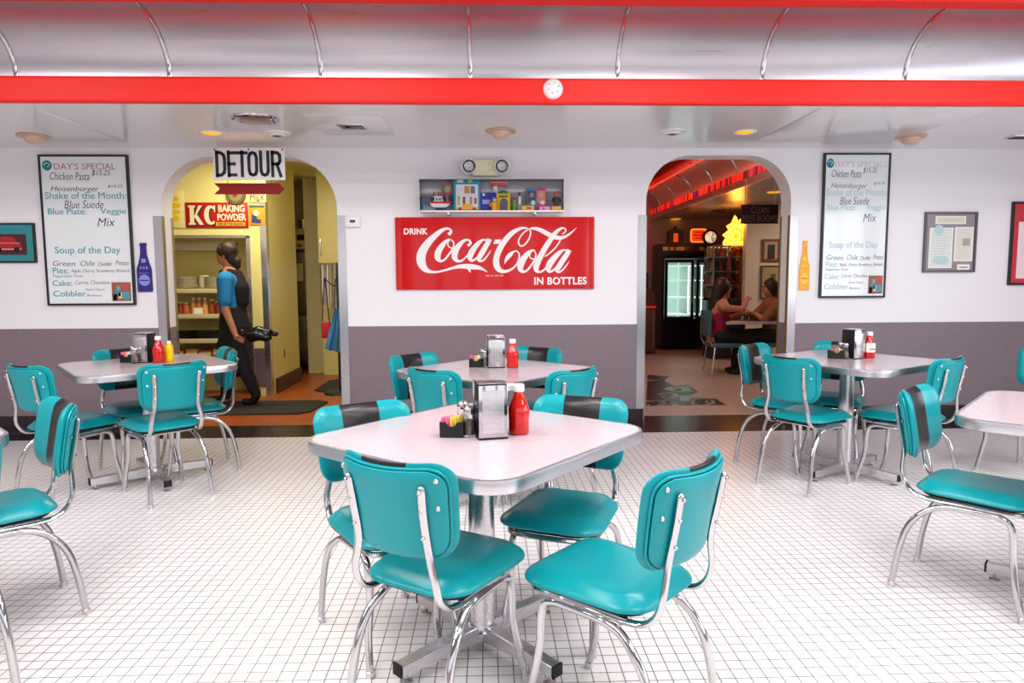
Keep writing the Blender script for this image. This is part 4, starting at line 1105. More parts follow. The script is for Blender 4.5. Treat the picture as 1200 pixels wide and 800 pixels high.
# shelves
shz = [atY(235, y, YK+.05).z for y in (338, 368, 397, 420)]
for i, z in enumerate(shz):
    t = root('kitchen_shelf', ['top cream shelf in the kitchen niche, carrying plate stacks', 'second cream shelf in the kitchen niche, carrying glass jars', 'third cream shelf in the kitchen niche, carrying black trays', 'lowest cream shelf in the kitchen niche, carrying food boxes'][i], 'shelf', (xnr-.5, YK+.25, z), 0, 'shelves in the kitchen niche')
    obj('board', bx(-1.1, .49, -.17, .19, -.035, -.002, .003), M['creamdark'], t); obj('front_lip', bx(-1.1, .49, -.185, -.17, -.05, 0, .002), M['creamdark'], t)
    for s in (-.6, .3): obj('bracket', bx(s, s+.02, -.1, .19, -.06, -.036, .001), M['alu'], t)
def KX(px, Y=YK+.2): return atY(px, 330, Y).x
pl0 = None
for si, (px, n, r) in enumerate(((216, 10, .125), (250, 10, .11), (237.5, 7, .055))):
    for k in range(n):
        nm = ['wide left stack', 'right stack', 'narrow stack of bowls'][si]
        if si < 2: bm = lt([(0, 0), (r*.55, 0), (r*.6, .004), (r, .014), (r, .017), (r*.6, .008), (0, .006)], 28); pn = 'dinner_plate'; dz = .0125
        else: bm = lt([(0, 0), (r*.5, 0), (r*.9, .03), (r, .05), (r*.95, .05), (r*.85, .03), (r*.45, .006), (0, .006)], 24); pn = 'soup_bowl'; dz = .016
        o = obj(pn, bm, M['plate'], loc=(KX(px), YK+.24, shz[0]+.001+k*dz))
        tag(o, 'cream china '+('plate' if si < 2 else 'bowl')+' in the '+nm+' on the kitchen shelf', 'plate' if si < 2 else 'bowl', nm+' on the kitchen shelf')
for k, (px, hgt, r, c) in enumerate(((207, .15, .032, 'B84A20'), (212, .13, .03, '9A3A20'), (219, .125, .038, 'C0603A'), (227.5, .175, .03, 'D08A5A'), (234, .175, .03, 'C87A50'), (241, .175, .032, 'D89A60'), (249, .16, .03, 'A04028'), (256, .14, .034, '7A2A1C'))):
    t = root('sauce_bottle' if hgt > .14 else 'spice_jar', ['leftmost tall red bottle on the kitchen shelf', 'short dark red jar on the kitchen shelf', 'squat orange jar on the kitchen shelf', 'left one of three tall pale bottles on the kitchen shelf', 'middle one of three tall pale bottles on the kitchen shelf', 'right one of three tall pale bottles on the kitchen shelf', 'red bottle behind the waitress on the kitchen shelf', 'dark jar at the right end of the kitchen jar shelf'][k], 'bottle' if hgt > .14 else 'jar', (KX(px), YK+.16, shz[1]+.001))
    obj('glass_body', lt([(0, 0), (r, 0), (r, hgt*.62), (r*.6, hgt*.78), (r*.5, hgt*.9), (0, hgt*.9)], 18), colmat(c, .2), t); obj('cap', lt([(r*.6, hgt*.88), (r*.6, hgt), (0, hgt)], 16), colmat('E8DCC0'), t)
    if k in (4,): obj('label_card', bx(-.05, .05, -r-.004, -r-.001, .0, .065), M['paper'], t)
for k in range(6):
    for c_, px in enumerate((215, 238)):
        tag(obj('serving_tray', bx(-.16, .16, -.11, .11, 0, .012, .003), M['black'], loc=(KX(px+k % 2), YK+.2, shz[2]+.001+k*.0135+c_*.0)), 'black tray in the '+('left' if c_ == 0 else 'right')+' stack on the third kitchen shelf', 'tray', ('left' if c_ == 0 else 'right')+' tray stack in the kitchen')
for k, (px, c, wd) in enumerate(((207, 'A8784A', .075), (225, 'C09050', .06), (241, '8A5A38', .065), (256, 'C8A068', .055))):
    t = root('food_box', 'brown food box on the lowest kitchen shelf, '+['leftmost', 'second from left', 'third from left', 'rightmost'][k], 'box', (KX(px), YK+.2, shz[3]+.001)); obj('carton', bx(-wd, wd, -.1, .1, 0, .08+.02*(k % 2), .003), colmat(c), t); obj('flap', bx(-wd, wd, -.11, -.1, .03, .06, .001), colmat('D8C090'), t)
# fluorescent fitting inside the niche
p = atY(245, 290, YK+.2)
t = root('shelf_light', 'long pale light fitting at the top of the kitchen niche', 'light', (p.x-.1, YK+.15, p.z)); obj('housing', bx(-.55, .42, -.05, .05, -.03, .06, .006), colmat('B8B49A'), t); obj('diffuser', bx(-.5, .37, -.052, -.045, -.03, .03, .002), colmat('C8C4A8'), t)

# signs above the niche
def wallsign(name, label, px0, py0, px1, py1, bg_, Y=YK-.012, cat='sign'):
    x0, x1, z0, z1 = prect(px0, py0, px1, py1, Y); t = root(name, label, cat, ((x0+x1)/2, Y, z0)); w, h = (x1-x0)/2, z1-z0
    obj('panel', bx(-w, w, 0, .010, 0, h, .002), bg_, t); return t, w, h
def st(t, w, h, s, a, b, c, d, col, name='lettering', off=.03, mi=0, parent=None, lay=0):
    bm = bmesh.new(); text_into(bm, s, -w+a*2*w, -w+c*2*w, h*(1-d), h*(1-b), -.0005-lay*.002, offset=off, th=.0018); return obj(name, bm, col, parent or t, smooth=False)
t, w, h = wallsign('baking_powder_sign', 'red KC Baking Powder sign on the cream kitchen wall', 218, 237, 290, 267, colmat('B01818', .4))
def kcglyphs(bm, dx, dz, y0):
    lw = h*.16
    x = -w+.05*2*w+dx; H_ = h*.76; zb = h*.12+dz
    prism(bm, [(x+.0, zb), (x+.075, zb), (x+.075, zb+.02), (x+.06, zb+.02), (x+.06, zb+H_-.02), (x+.075, zb+H_-.02), (x+.075, zb+H_), (x, zb+H_), (x, zb+H_-.02), (x+.015, zb+H_-.02), (x+.015, zb+.02), (x, zb+.02)], y0-.002, y0)
    prism(bm, [(x+.06, zb+H_*.42), (x+.11, zb+H_), (x+.15, zb+H_), (x+.09, zb+H_*.55), (x+.16, zb), (x+.115, zb)], y0-.002, y0)
    n = 20; cx, cz, rx, rz = x+.235, zb+H_/2, .07, H_/2
    out = [(cx+rx*math.cos(R(50+260*k/n)), cz+rz*math.sin(R(50+260*k/n))) for k in range(n+1)]
    inn = [(cx+.01+rx*.42*math.cos(R(50+260*k/n)), cz+rz*.72*math.sin(R(50+260*k/n))) for k in range(n+1)]
    for k in range(n): prism(bm, [out[k], out[k+1], inn[k+1], inn[k]], y0-.002, y0)
    prism(bm, [(cx+.035, zb+H_), (cx+.05, zb+H_), (cx+.05, zb+H_*.66), (cx+.04, zb+H_*.66)], y0-.002, y0)
bm = bmesh.new(); kcglyphs(bm, .012, -.012, 0); obj('letter_shadow', bm, colmat('1E2A1A'), t, smooth=False)
bm = bmesh.new(); kcglyphs(bm, 0, 0, -.0025); obj('large_lettering', bm, colmat('EADFC0'), t, smooth=False)
st(t, w, h, 'BAKING', .53, .10, .95, .38, colmat('EADFC0'), 'word_lettering'); st(t, w, h, 'POWDER', .51, .44, .97, .72, colmat('EADFC0'), 'word_lettering')
sb = obj('yellow_strip', bx(-w+.48*2*w, -w+.95*2*w, -.002, 0, h*.08, h*.22), colmat('E8B828'), t)
st(t, w, h, 'FOR BETTER BAKING', .51, .80, .93, .90, M['ink'], 'small_lettering', .01, parent=sb, lay=1)
t, w, h = wallsign('yellow_poster', 'pale yellow poster with egg-yellow shapes at the left inside the kitchen', 196, 223, 214.5, 267, colmat('E8DC9A'), cat='poster')
bm = bmesh.new()
for k, (cx, cz, rx, rz) in enumerate(((.45, .78, .3, .07), (.5, .60, .35, .07), (.45, .42, .33, .07), (.5, .25, .22, .07))): prism(bm, [(-w+(cx+rx*math.cos(q*PI/8))*2*w, h*(cz+rz*math.sin(q*PI/8))) for q in range(16)], -.002, 0)
obj('yellow_shapes', bm, colmat('E8C010'), t, smooth=False)
t, w, h = wallsign('milk_sign', 'cream sign with black curved MILK lettering above the small orange poster', 292, 207, 311, 237, colmat('E0D8A0'), cat='sign')
st(t, w, h, 'MILK', .08, .70, .92, .92, M['ink'], off=.0)
bm = bmesh.new(); prism(bm, [(0+.012*math.cos(q*PI/4), h*.03+.0+.008*math.sin(q*PI/4)+.004) for q in range(8)], -.002, 0); obj('dot_print', bm, M['ink'], t)
t, w, h = wallsign('orange_poster', 'small orange poster of a seated figure, right of the red baking powder sign', 292, 239.5, 310.5, 263.5, colmat('E0982A'), cat='poster')
obj('dark_heading', bx(-w*.9, w*.9, -.002, 0, h*.85, h*.95), colmat('4A5A60'), t)
bm = bmesh.new(); prism(bm, [(-w*.7, h*.1), (w*.4, h*.08), (w*.5, h*.25), (0, h*.3), (-w*.2, h*.62), (-w*.6, h*.6)], -.002, 0); obj('blue_figure_print', bm, colmat('2A4470'), t, smooth=False)
bm = bmesh.new(); prism(bm, [(-w*.1+w*.4*math.cos(q*PI/6), h*.58+h*.14*math.sin(q*PI/6)) for q in range(12)], -.003, -.002); obj('pale_print', bm, colmat('F0D8A0'), t, smooth=False)
p = atY(275.5, 228, YK-.03)
t = root('round_tin_sign', 'round dark tin with a red mark on the kitchen wall, half hidden by the arrow', 'sign', (p.x, YK-.03, p.z)); obj('disc', lt([(0, 0), (.10, 0), (.105, .01), (.105, .03), (0, .03)], 28, axis='y'), colmat('6A5A3A'), t)
obj('inner_disc', lt([(0, -.003), (.07, -.003), (.072, 0), (0, 0)], 24, axis='y'), colmat('8A8258'), t); obj('red_mark', lt([(0, -.006), (.025, -.006), (.025, -.003), (0, -.003)], 16, axis='y'), colmat('A02018'), t)

# floor mats
def fmat(x0, x1, y0, y1, label, skew=0):
    bm = bmesh.new(); prism(bm, [(x0+.1, y0), (x1-.1, y0), (x1, y0+.1), (x1+skew, y1-.1), (x1+skew-.1, y1), (x0+.1, y1), (x0, y1-.1), (x0, y0+.1)], .001, .014, plane='xy')
    tag(obj('floor_mat', bm, M['mat_rubber']), label, 'floor mat', 'black kitchen mats')
fmat(-3.6, -1.72, 6.52, 7.22, 'black rubber mat on the orange floor under the walking waitress', .05)
fmat(-2.0, -1.2, 7.8, 8.75, 'black rubber mat further into the kitchen, right of the cream wall')

# equipment down the passage
Y = 9.7; x0, x1, z0, z1 = prect(340, 268, 362, 430, Y)
t = root('kitchen_oven', 'tall stainless appliance with a yellow control panel in the kitchen passage', 'appliance', ((x0+x1)/2, Y, 0)); w = (x1-x0)/2
obj('cabinet', bx(-w, w, 0, .6, .1, z1, .01), colmat('5A564E', .3, metal=.6), t)
obj('control_panel', bx(-w+.02, w-.01, -.02, 0, z1-.28, z1, .004), colmat('D8C878'), t)
obj('display', bx(w-.16, w-.05, -.025, -.02, z1-.16, z1-.08), M['black'], t)
obj('red_knob', lt([(0, -.05), (.022, -.05), (.026, -.02), (0, -.02)], 16, c=(w-.13, 0, z1-.23), axis='y'), colmat('B01C18'), t)
for a, b in ((z1-1.15, z1-.32), (.15, z1-1.2)):
    d = obj('door', bx(-w+.01, w-.01, -.03, 0, a, b, .01), colmat('8A867C', .25, metal=.8), t); obj('handle', tb([(w-.06, -.03, a+.08), (w-.06, -.07, a+.1), (w-.06, -.07, b-.1), (w-.06, -.03, b-.08)], .01, seg=8, smooth=False), M['chrome'], d)
bm = bmesh.new(); box(bm, -.10, .10, -.04, -.032, z1-.75, z1-.5, bev=.02) if False else None
obj('oven_window', bx(-w+.1, w-.09, -.038, -.03, z1-.72, z1-.47, .003), colmat('D8CC98', .2), t)
t = root('steel_pot', 'steel pot on top of the kitchen appliance', 'pot', ((x0+x1)/2+.04, Y+.2, z1+.001)); obj('body', lt([(0, 0), (.07, 0), (.075, .14), (.07, .14), (.066, .01), (0, .01)], 24), M['alu'], t)
for s in (-1, 1): obj('handle', tb([(s*.073, 0, .10), (s*.10, 0, .105), (s*.10, 0, .12), (s*.073, 0, .12)], .004, seg=6), M['chrome'], t)
x0, x1, _, _ = prect(361.5, 200, 373, 430, 9.4)
struct('wall_pilaster', bx(x0, x1, 9.4, 10.4, 0, 2.62, .004), M['creamdark'])
x0, x1, z0, z1 = prect(373, 200, 393, 309, 8.6)
t = root('hanging_cabinet', 'cream wall cabinet hanging at the right of the kitchen passage', 'cabinet', ((x0+x1)/2+.05, 8.6, z0)); w = (x1-x0)/2+.05
obj('body', bx(-w, w, .02, .4, 0, 2.62-z0, .004), M['cream'], t); d = obj('door', bx(-w+.01, w-.01, 0, .02, .01, 2.6-z0, .004), M['cream'], t); obj('handle', bx(-w+.03, -w+.04, -.02, 0, .1, .3, .002), M['alu'], d)
for k, px in enumerate((377.5, 383.5)):
    p = atY(px, 335, 8.7)
    t = root('cup_dispenser', 'steel tube of cups under the cream kitchen cabinet, '+('left' if k == 0 else 'right')+' one', 'cup dispenser', (p.x, 8.75, z0-.5), 0, 'cup dispensers')
    obj('tube', lt([(.025, 0), (.03, .0), (.03, .48), (.028, .50), (0, .50)], 20), M['alu'], t); obj('cups', lt([(.02, -.06), (.026, 0.0), (.024, .01), (0, .01)], 16), colmat('D8D0B0'), t)
# far doorway frame with bright window
x0, x1, z0, z1 = prect(389, 262, 408, 400, 8.4)
t = root('passage_window', 'bright arched opening with a white frame at the right of the kitchen passage', 'window', ((x0+x1)/2, 9.2, 0)); 
bm = bmesh.new(); w = .24; zt = 1.95
pts = [(-w, .9)]+[(w*math.cos(R(180-k*15)), zt-w+w*math.sin(R(180-k*15))) for k in range(13)]+[(w, .9)]
tube(bm, [(a, 0, b) for a, b in pts], .03, seg=8, closed=True, smooth=False); obj('arched_frame', bm, M['white'], t)
bm = bmesh.new(); prism(bm, pts, .02, .03); obj('pane', bm, mat('lit_window_pane', 'E8F0F4', .2, emit='DCE8F0', estr=.9), t)
obj('cross_bar', bx(-w, w, -.015, .015, 1.35, 1.38, .003), M['white'], t)
bm = bmesh.new(); box(bm, -.42, .6, .03, .12, 0, 2.62); obj('wall_panel', bm, M['cream'], t)

# hanging apron and bag at the right edge of the doorway
def cloth(name, label, cat, pts, Y, col, hookz):
    cx = sum(p[0] for p in pts)/len(pts)
    bm = bmesh.new(); P_ = [atY(a, b, Y) for a, b in pts]; c = sum((q.x for q in P_))/len(P_)
    t = root(name, label, cat, (c, Y, 0)); n = 14
    top = [q for q in P_[:2]]; bot = [q for q in P_[2:]]
    g0, g1 = [], []
    for i in range(n+1):
        f = i/n; a = top[0].lerp(top[1], f); b = bot[1].lerp(bot[0], f); r0, r1 = [], []
        for j in range(9):
            h = j/8; q = a.lerp(b, h); yy = .03*h*math.sin(f*15)+.012*math.sin(f*31+h*2)
            r0.append(bm.verts.new((q.x-c, yy, q.z))); r1.append(bm.verts.new((q.x-c, yy+.008, q.z)))
        g0.append(r0); g1.append(r1)
    for g in (g0, g1):
        for u, v in zip(g, g[1:]):
            for j in range(8): bm.faces.new((u[j], v[j], v[j+1], u[j+1]))
    for i in range(n):
        for j in (0, 8): bm.faces.new((g0[i][j], g1[i][j], g1[i+1][j], g0[i+1][j]))
    for i in (0, n):
        for j in range(8): bm.faces.new((g0[i][j], g0[i][j+1], g1[i][j+1], g1[i][j]))
    obj('fabric', bm, col, t); tp = (top[0]+top[1])/2
    obj('neck_loop', tb([(top[0].x-c, .004, top[0].z), (tp.x-c-.02, .004, tp.z+.30), (tp.x-c+.02, .004, tp.z+.30), (top[1].x-c, .004, top[1].z)], .006, seg=6), M['blackcloth'], t)
    return t
t = root('coat_stand', 'dark pole stand with hooks, right side of the kitchen passage', 'coat stand', (atY(394, 380, 7.7).x+.02, 7.72, 0)); obj('pole', lt([(.015, .03), (.015, 1.45), (.0, 1.47)], 14), M['frameblack'], t); obj('base', lt([(0, 0), (.18, 0), (.17, .02), (.02, .04), (0, .04)], 24), M['frameblack'], t)
for s in (-1, 1): obj('hook', tb([(0, 0, 1.2), (s*.06, -.02, 1.22), (s*.12, -.03, 1.28)], .006, seg=6), M['frameblack'], t)
cloth('blue_apron', 'light blue apron hanging at the right edge of the kitchen doorway', 'apron', [(392, 362), (400, 360), (400, 413), (380, 409)], 7.62, colmat('4A90BC', .8), 0)
p = atY(382.5, 396, 7.69); t = root('red_bag', 'red bag with black strap hanging beside the blue apron', 'bag', (p.x, 7.69, p.z)); bm = bmesh.new(); box(bm, -.05, .05, -.03, .03, 0, .18, bev=.015, seg=3); obj('bag_body', bm, colmat('B01824', .6), t); obj('strap', tb([(-.04, 0, .17), (-.008, 0, 1.24-p.z), (.008, 0, 1.24-p.z), (.04, 0, .17)], .006, seg=6), M['black'], t)

# ---- waitress
YP = 7.1
def W_(px, py, dy=0): p = atY(px, py, YP); return (p.x-wx, dy, p.z)
wx = atY(277, 400, YP).x
XW = wx-.065
t = root('person', 'waitress in blue shirt and black apron walking left, carrying a black bag', 'person', (XW, YP, 0))
bm = bmesh.new()
ball(bm, W_(271, 298), .085, (.95, .82, 1.2)); ball(bm, W_(268.5, 304), .055, (1.0, .8, 1.0))
limb(bm, [W_(274, 308), W_(277, 320)], [.048, .052])
limb(bm, [W_(277, 322), W_(279, 345), W_(281, 372), W_(283, 392)], [.10, .115, .105, .13])
ball(bm, W_(277, 326, -.06), .085); ball(bm, W_(277, 326, .09), .085)
limb(bm, [W_(277, 328, -.15), W_(280, 362, -.19), W_(290, 388, -.18)], [.052, .042, .032])   # near arm
ball(bm, W_(293, 394, -.18), .030, (1.3, .7, 1.0))
for k, (dx, dz) in enumerate(((9, 3.5), (9.6, 5.2), (9, 6.8), (7.6, 8.2))): limb(bm, [W_(293+dx*.35, 393.5+dz*.6, -.18+.0), W_(293+dx*.75, 392+dz, -.185+.008*k), W_(293+dx*.72, 391+dz-1.5, -.165+.01*k)], [.011, .010, .008])
limb(bm, [W_(292, 392, -.20), W_(296, 391, -.215), W_(299, 392.5, -.21)], [.013, .011, .009])
limb(bm, [W_(277, 328, .15), W_(270, 355, .18), W_(262, 372, .15)], [.05, .04, .03]); ball(bm, W_(260, 375, .15), .032, (1.2, .6, 1))
limb(bm, [W_(286, 396, -.06), W_(297, 432, -.08), W_(311, 461, -.08)], [.095, .062, .042])   # trailing leg
limb(bm, [W_(280, 396, .07), W_(274, 432, .07), W_(268, 468, .07)], [.10, .065, .042])
body = obj('body', remesh(bm, .011, 3, 'body'), M['skin'], t)
bm = bmesh.new(); ball(bm, W_(263.2, 300), .018, (1.1, .7, .9)); obj('nose', bm, M['skin'], body)
for dy in (-.035, .03):
    bm = bmesh.new(); ball(bm, W_(264.5, 297, dy), .009); obj('eye', bm, M['black'], body)
bm = bmesh.new(); ball(bm, W_(265, 304, 0), .012, (.6, 1.6, .4)); obj('mouth', bm, colmat('8A3A34'), body)
bm = bmesh.new(); ball(bm, W_(273, 299.5, -.073), .018, (.8, .4, 1.2)); obj('ear', bm, M['skin'], body)
bm = bmesh.new(); ball(bm, W_(274, 294), .105, (1, .88, .95)); ball(bm, W_(279, 300), .075, (.8, .95, 1.2)); ball(bm, W_(284.5, 306), .05); ball(bm, W_(286, 311), .035); limb(bm, [W_(267, 291, -.07), W_(269, 298, -.078)], [.02, .012]); obj('hair', remesh(bm, .010, 2, 'hair'), M['hair'], t)
bm = bmesh.new()
limb(bm, [W_(276.5, 320), W_(278, 332), W_(279, 350), W_(280, 372)], [.085, .135, .13, .125])
for s in (-1, 1): ball(bm, W_(277, 327, s*.11), .085)
limb(bm, [W_(277, 328, -.15), W_(279, 352, -.185)], [.078, .066]); limb(bm, [W_(277, 328, .15), W_(271, 352, .18)], [.078, .062])
obj('shirt', remesh(bm, .012, 3, 'shirt'), M['bluecloth'], t)
bm = bmesh.new()      # black bodice, straps and apron skirt
limb(bm, [W_(284, 323, 0), W_(287, 338), W_(288, 352)], [.075, .11, .10])
limb(bm, [W_(281, 366), W_(283, 385), W_(282, 405), W_(280, 425)], [.135, .16, .17, .16])
limb(bm, [W_(286, 396, -.06), W_(298, 432, -.08), W_(310, 458, -.08)], [.11, .078, .055]); limb(bm, [W_(280, 396, .07), W_(274, 432, .07), W_(269, 464, .07)], [.12, .085, .056])
limb(bm, [W_(272, 321, -.03), W_(280, 320, -.06)], [.06, .05])
obj('apron_and_trousers', remesh(bm, .012, 3, 'apron'), M['blackcloth'], t)
for a, b, dy in ((312, 466, -.08), (267, 472, .07)):
    bm = bmesh.new(); c = W_(a, b, dy); 
    if a > 300: limb(bm, [(c[0]+.0, dy, c[2]+.045), (c[0]-.05, dy, c[2]-.035), (c[0]-.13, dy, .045)], [.042, .042, .032])
    else: limb(bm, [(c[0], dy, .05), (c[0]-.16, dy, .04)], [.042, .034])
    obj('shoe', remesh(bm, .01, 2, 'shoe'), M['black'], t)
obj('collar', tb([W_(274, 320, -.07), W_(271, 322, 0), W_(274, 320, .07)], .012, seg=8), colmat('2AA8A8'), t)
# the bag she carries
p = atY(308, 392, YP-.2); t = root('black_bag', 'shiny black bag held behind the waitress in her hand', 'bag', (p.x-.065, YP-.16, p.z-.08))
bm = bmesh.new(); n = 14
for i in range(1): ball(bm, (0, 0, .08), .1, (1.55, .7, .75), 24, 14)
for v in bm.verts: v.co.x += .02*math.sin(v.co.z*60+v.co.y*25); v.co.z += .012*math.sin(v.co.x*38+1)
obj('bag_body', bm, mat('shiny_black_plastic', '121012', .2, coat=.3), t)
bm = bmesh.new(); ball(bm, (.17, 0, .085), .035, (1.1, .5, .8)); obj('tied_end', bm, M['black'], t); obj('handle', tb([(-.12, -.01, .11), (-.15, -.02, .12), (-.13, -.02, .09)], .01, seg=6), M['black'], t)

# ================================================================== HALL BEHIND THE RIGHT DOORWAY
hw = mat('hall_wall_paint', 'B8A8A8', .5)
struct('wall_hall_back', bx(.75, 6.6, 13.0, 13.15, 0, 3.1), hw)
struct('wall_hall_right', bx(6.4, 6.55, YW1, 13.1, 0, 3.1), hw)
XF = 3.08
struct('ceiling.004', bx(XF, 6.5, YW1, 13.1, ZC, ZC+.06), mat('hall_ceiling', 'A89A9A', .3))
struct('ceiling.005', bx(.75, 2.72, YW1, 13.1, 2.93, 3.0), mat('hall_upper_ceiling', '8A7C80', .5))
def strip_mat():
    m = bpy.data.materials.new('coloured_glass_blocks'); m.use_nodes = True; N, L, b = nodes(m)
    g = N.new('ShaderNodeNewGeometry'); sx = N.new('ShaderNodeSeparateXYZ'); L.new(g.outputs['Position'], sx.inputs[0])
    d = N.new('ShaderNodeMath'); d.operation = 'DIVIDE'; L.new(sx.outputs[1], d.inputs[0]); d.inputs[1].default_value = .075
    fl = N.new('ShaderNodeMath'); fl.operation = 'FLOOR'; L.new(d.outputs[0], fl.inputs[0])
    wn = N.new('ShaderNodeTexWhiteNoise'); wn.noise_dimensions = '1D'; L.new(fl.outputs[0], wn.inputs['W'])
    r = N.new('ShaderNodeValToRGB'); L.new(wn.outputs['Value'], r.inputs[0]); r.color_ramp.interpolation = 'CONSTANT'
    e = r.color_ramp.elements; e[0].position = 0; e[0].color = lin('D01808'); e[1].position = .3; e[1].color = lin('300408')
    for p_, c in ((.5, 'E83A10'), (.7, '701040'), (.82, 'A00818'), (.93, '300408')): q = e.new(p_); q.color = lin(c)
    L.new(r.outputs[0], b.inputs['Base Color']); L.new(r.outputs[0], b.inputs['Emission Color']); b.inputs['Emission Strength'].default_value = .8
    return m
bm = bmesh.new(); box(bm, XF-.02, XF, YW1, 13.0, ZC, 2.44); box(bm, XF-.03, XF+.02, YW1, 13.0, ZC-.012, ZC, bev=.003)
tag(struct('trim_30', bm, M['alu']), 'metal edge of the low hall ceiling', 'fascia')
tag(struct('trim_31', bx(XF-.025, XF, YW1, 13.0, 2.44, 2.53), strip_mat()), 'strip of glowing red and purple glass blocks under the hall cove', 'light strip')
bm = bmesh.new(); prev = None
for k in range(15):
    a = PI/2*k/14; x = 2.70+(XF-2.70)*math.cos(a); z = 2.53+.30*math.sin(a)
    cur = [bm.verts.new((x, YW1, z)), bm.verts.new((x, 13, z)), bm.verts.new((x+.01, 13, z+.015)), bm.verts.new((x+.01, YW1, z+.015))]
    if prev:
        for q in range(4): bm.faces.new((prev[q], prev[(q+1) % 4], cur[(q+1) % 4], cur[q]))
    prev = cur
struct('ceiling.006', bm, brushed('hall_cove_metal', 'D8D2D6', .4, (30, .6, 30)), smooth=True)
for k in range(7):
    bm = bmesh.new(); tube(bm, [(2.70+(XF-2.705)*math.cos(PI/2*j/12), 6.6+k*.95, 2.53+.295*math.sin(PI/2*j/12)) for j in range(13)], .010, seg=8, smooth=False); struct('trim_%d' % (40+k), bm, M['chrome'], smooth=True)
tag(struct('trim_32', bx(2.60, 2.71, YW1, 13.0, 2.80, 2.95, .003), M['red']), 'red beam along the hall cove', 'beam')
t = tag(obj('neon_tube', tb([(2.74, 6.3, 2.77), (2.74, 12.9, 2.77)], .012, seg=8, smooth=False), mat('red_neon', 'FF3020', .3, emit='FF2410', estr=4)), 'long red neon tube along the top of the hall cove', 'neon tube')

# wall with pictures on the right and its sign
YR = 10.2; xr = atY(873, 330, YR).x
struct('wall_hall_middle', bx(xr, 6.4, YR, YR+.12, 0, ZC), mat('hall_white_wall', 'D8C8B8', .5))
t, w, h = framed(893, 280, 915, 306, 'brown-framed portrait photograph on the hall wall above the other picture', colmat('8A3E1E'), Y=YR-.03, fw=.035)
patch(t, w, h, .1, .1, .9, .9, colmat('A8A49A'), .008, .014, 'mat_board'); patch(t, w, h, .3, .25, .7, .9, colmat('3A2E2C'), .006, .008, 'portrait_print')
t, w, h = framed(891, 311, 915, 350, 'pale picture in a thin dark frame, lower one on the hall wall', colmat('5A4A38'), Y=YR-.03, fw=.02)
patch(t, w, h, .06, .05, .94, .95, colmat('A89A6E'), .008, .014, 'print'); patch(t, w, h, .5, .25, .75, .5, colmat('6A5E48'), .006, .008, 'print_detail')
YQ = 7.6; x0, x1, z0, z1 = prect(868.5, 239.5, 912.5, 262, YQ); ox = (x0+x1)/2; w = (x1-x0)/2; h = z1-z0
t = root('rest_rooms_sign', 'black hanging sign reading CLEAN REST ROOMS in the right doorway', 'sign', (ox, YQ, z0)); obj('panel', bx(-w, w, 0, .02, 0, h, .003), colmat('141012'), t)
for s, b, d in (('CLEAN', .12, .46), ('REST ROOMS', .56, .90)):
    st(t, w, h, s, .26 if s == 'CLEAN' else .05, b, .74 if s == 'CLEAN' else .97, d, colmat('6E6660'), off=-.005)
for s in (-.8, .8): obj('hanging_rod', tb([(s*w, .01, h), (s*w, .01, ZC-z0)], .004, seg=6, smooth=False), M['alu'], t)
# drinks fridge
YG = 11.9
x0, x1, z0, z1 = prect(774, 285, 831, 411, YG); t = root('drinks_fridge', 'black glass-doored drinks fridge with lit white shelves, in the hall', 'fridge', ((x0+x1)/2, YG, 0)); w = (x1-x0)/2; H_ = z1
bk = mat('fridge_black', '0C0A0C', .3)
bm = bmesh.new()
for a in ((-w, -w+.05, 0, .7, .06, H_), (w-.05, w, 0, .7, .06, H_), (-w+.05, w-.05, 0, .7, H_-.26, H_), (-w+.05, w-.05, 0, .7, .06, .55), (-w+.05, w-.05, .66, .7, .55, H_-.26)): box(bm, *a, bev=.004)
obj('cabinet', bm, bk, t, smooth=False)
lin_ = obj('interior', bx(-w+.06, w-.06, .60, .655, .56, H_-.27), mat('fridge_lining', 'CFE4DC', .5, emit='B8E0D0', estr=.18), t)
hp = obj('header_panel', bx(-w+.02, w-.02, -.012, 0, H_-.24, H_-.02, .003), bk, t)
for a, b, c in ((-.40, -.31, 'D8C8A8'), (-.28, -.2, 'D89A28'), (-.17, -.02, 'D8B878'), (.24, .32, 'B87A3A')): obj('header_print', bx(a, b, -.014, -.012, H_-.12, H_-.06), colmat(c), hp)
for k, (a, b) in enumerate(((-w+.05, .15), (.19, w-.03))):
    bm = bmesh.new(); zt, zb = H_-.28, .54
    for q in ((a, a+.05, zb, zt), (b-.05, b, zb, zt), (a+.05, b-.05, zb, zb+.05), (a+.05, b-.05, zt-.05, zt)): box(bm, q[0], q[1], -.04, 0, q[2], q[3], bev=.003)
    d = obj('door', bm, bk, t, smooth=False); obj('door_glass', bx(a+.05, b-.05, -.022, -.018, zb+.05, zt-.05), M['acrylic'], d); obj('handle', tb([(b-.02, -.04, .8), (b-.02, -.08, .82), (b-.02, -.08, 1.25), (b-.02, -.04, 1.27)], .01, seg=6, smooth=False), M['chrome'], d)
    for q in (.62, .92, 1.22, 1.48):
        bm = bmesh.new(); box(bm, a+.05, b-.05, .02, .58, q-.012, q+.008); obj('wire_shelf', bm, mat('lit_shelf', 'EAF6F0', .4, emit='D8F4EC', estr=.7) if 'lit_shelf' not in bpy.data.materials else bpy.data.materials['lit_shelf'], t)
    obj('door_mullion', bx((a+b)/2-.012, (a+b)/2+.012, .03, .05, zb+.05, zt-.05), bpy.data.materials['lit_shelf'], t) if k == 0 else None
    obj('light_tube', tb([(b-.07, .06, zb+.1), (b-.07, .06, zt-.1)], .012, seg=8, smooth=False), mat('fridge_tube', 'F4FFFA', .3, emit='E0FFF4', estr=2.2), t)
ftz = H_
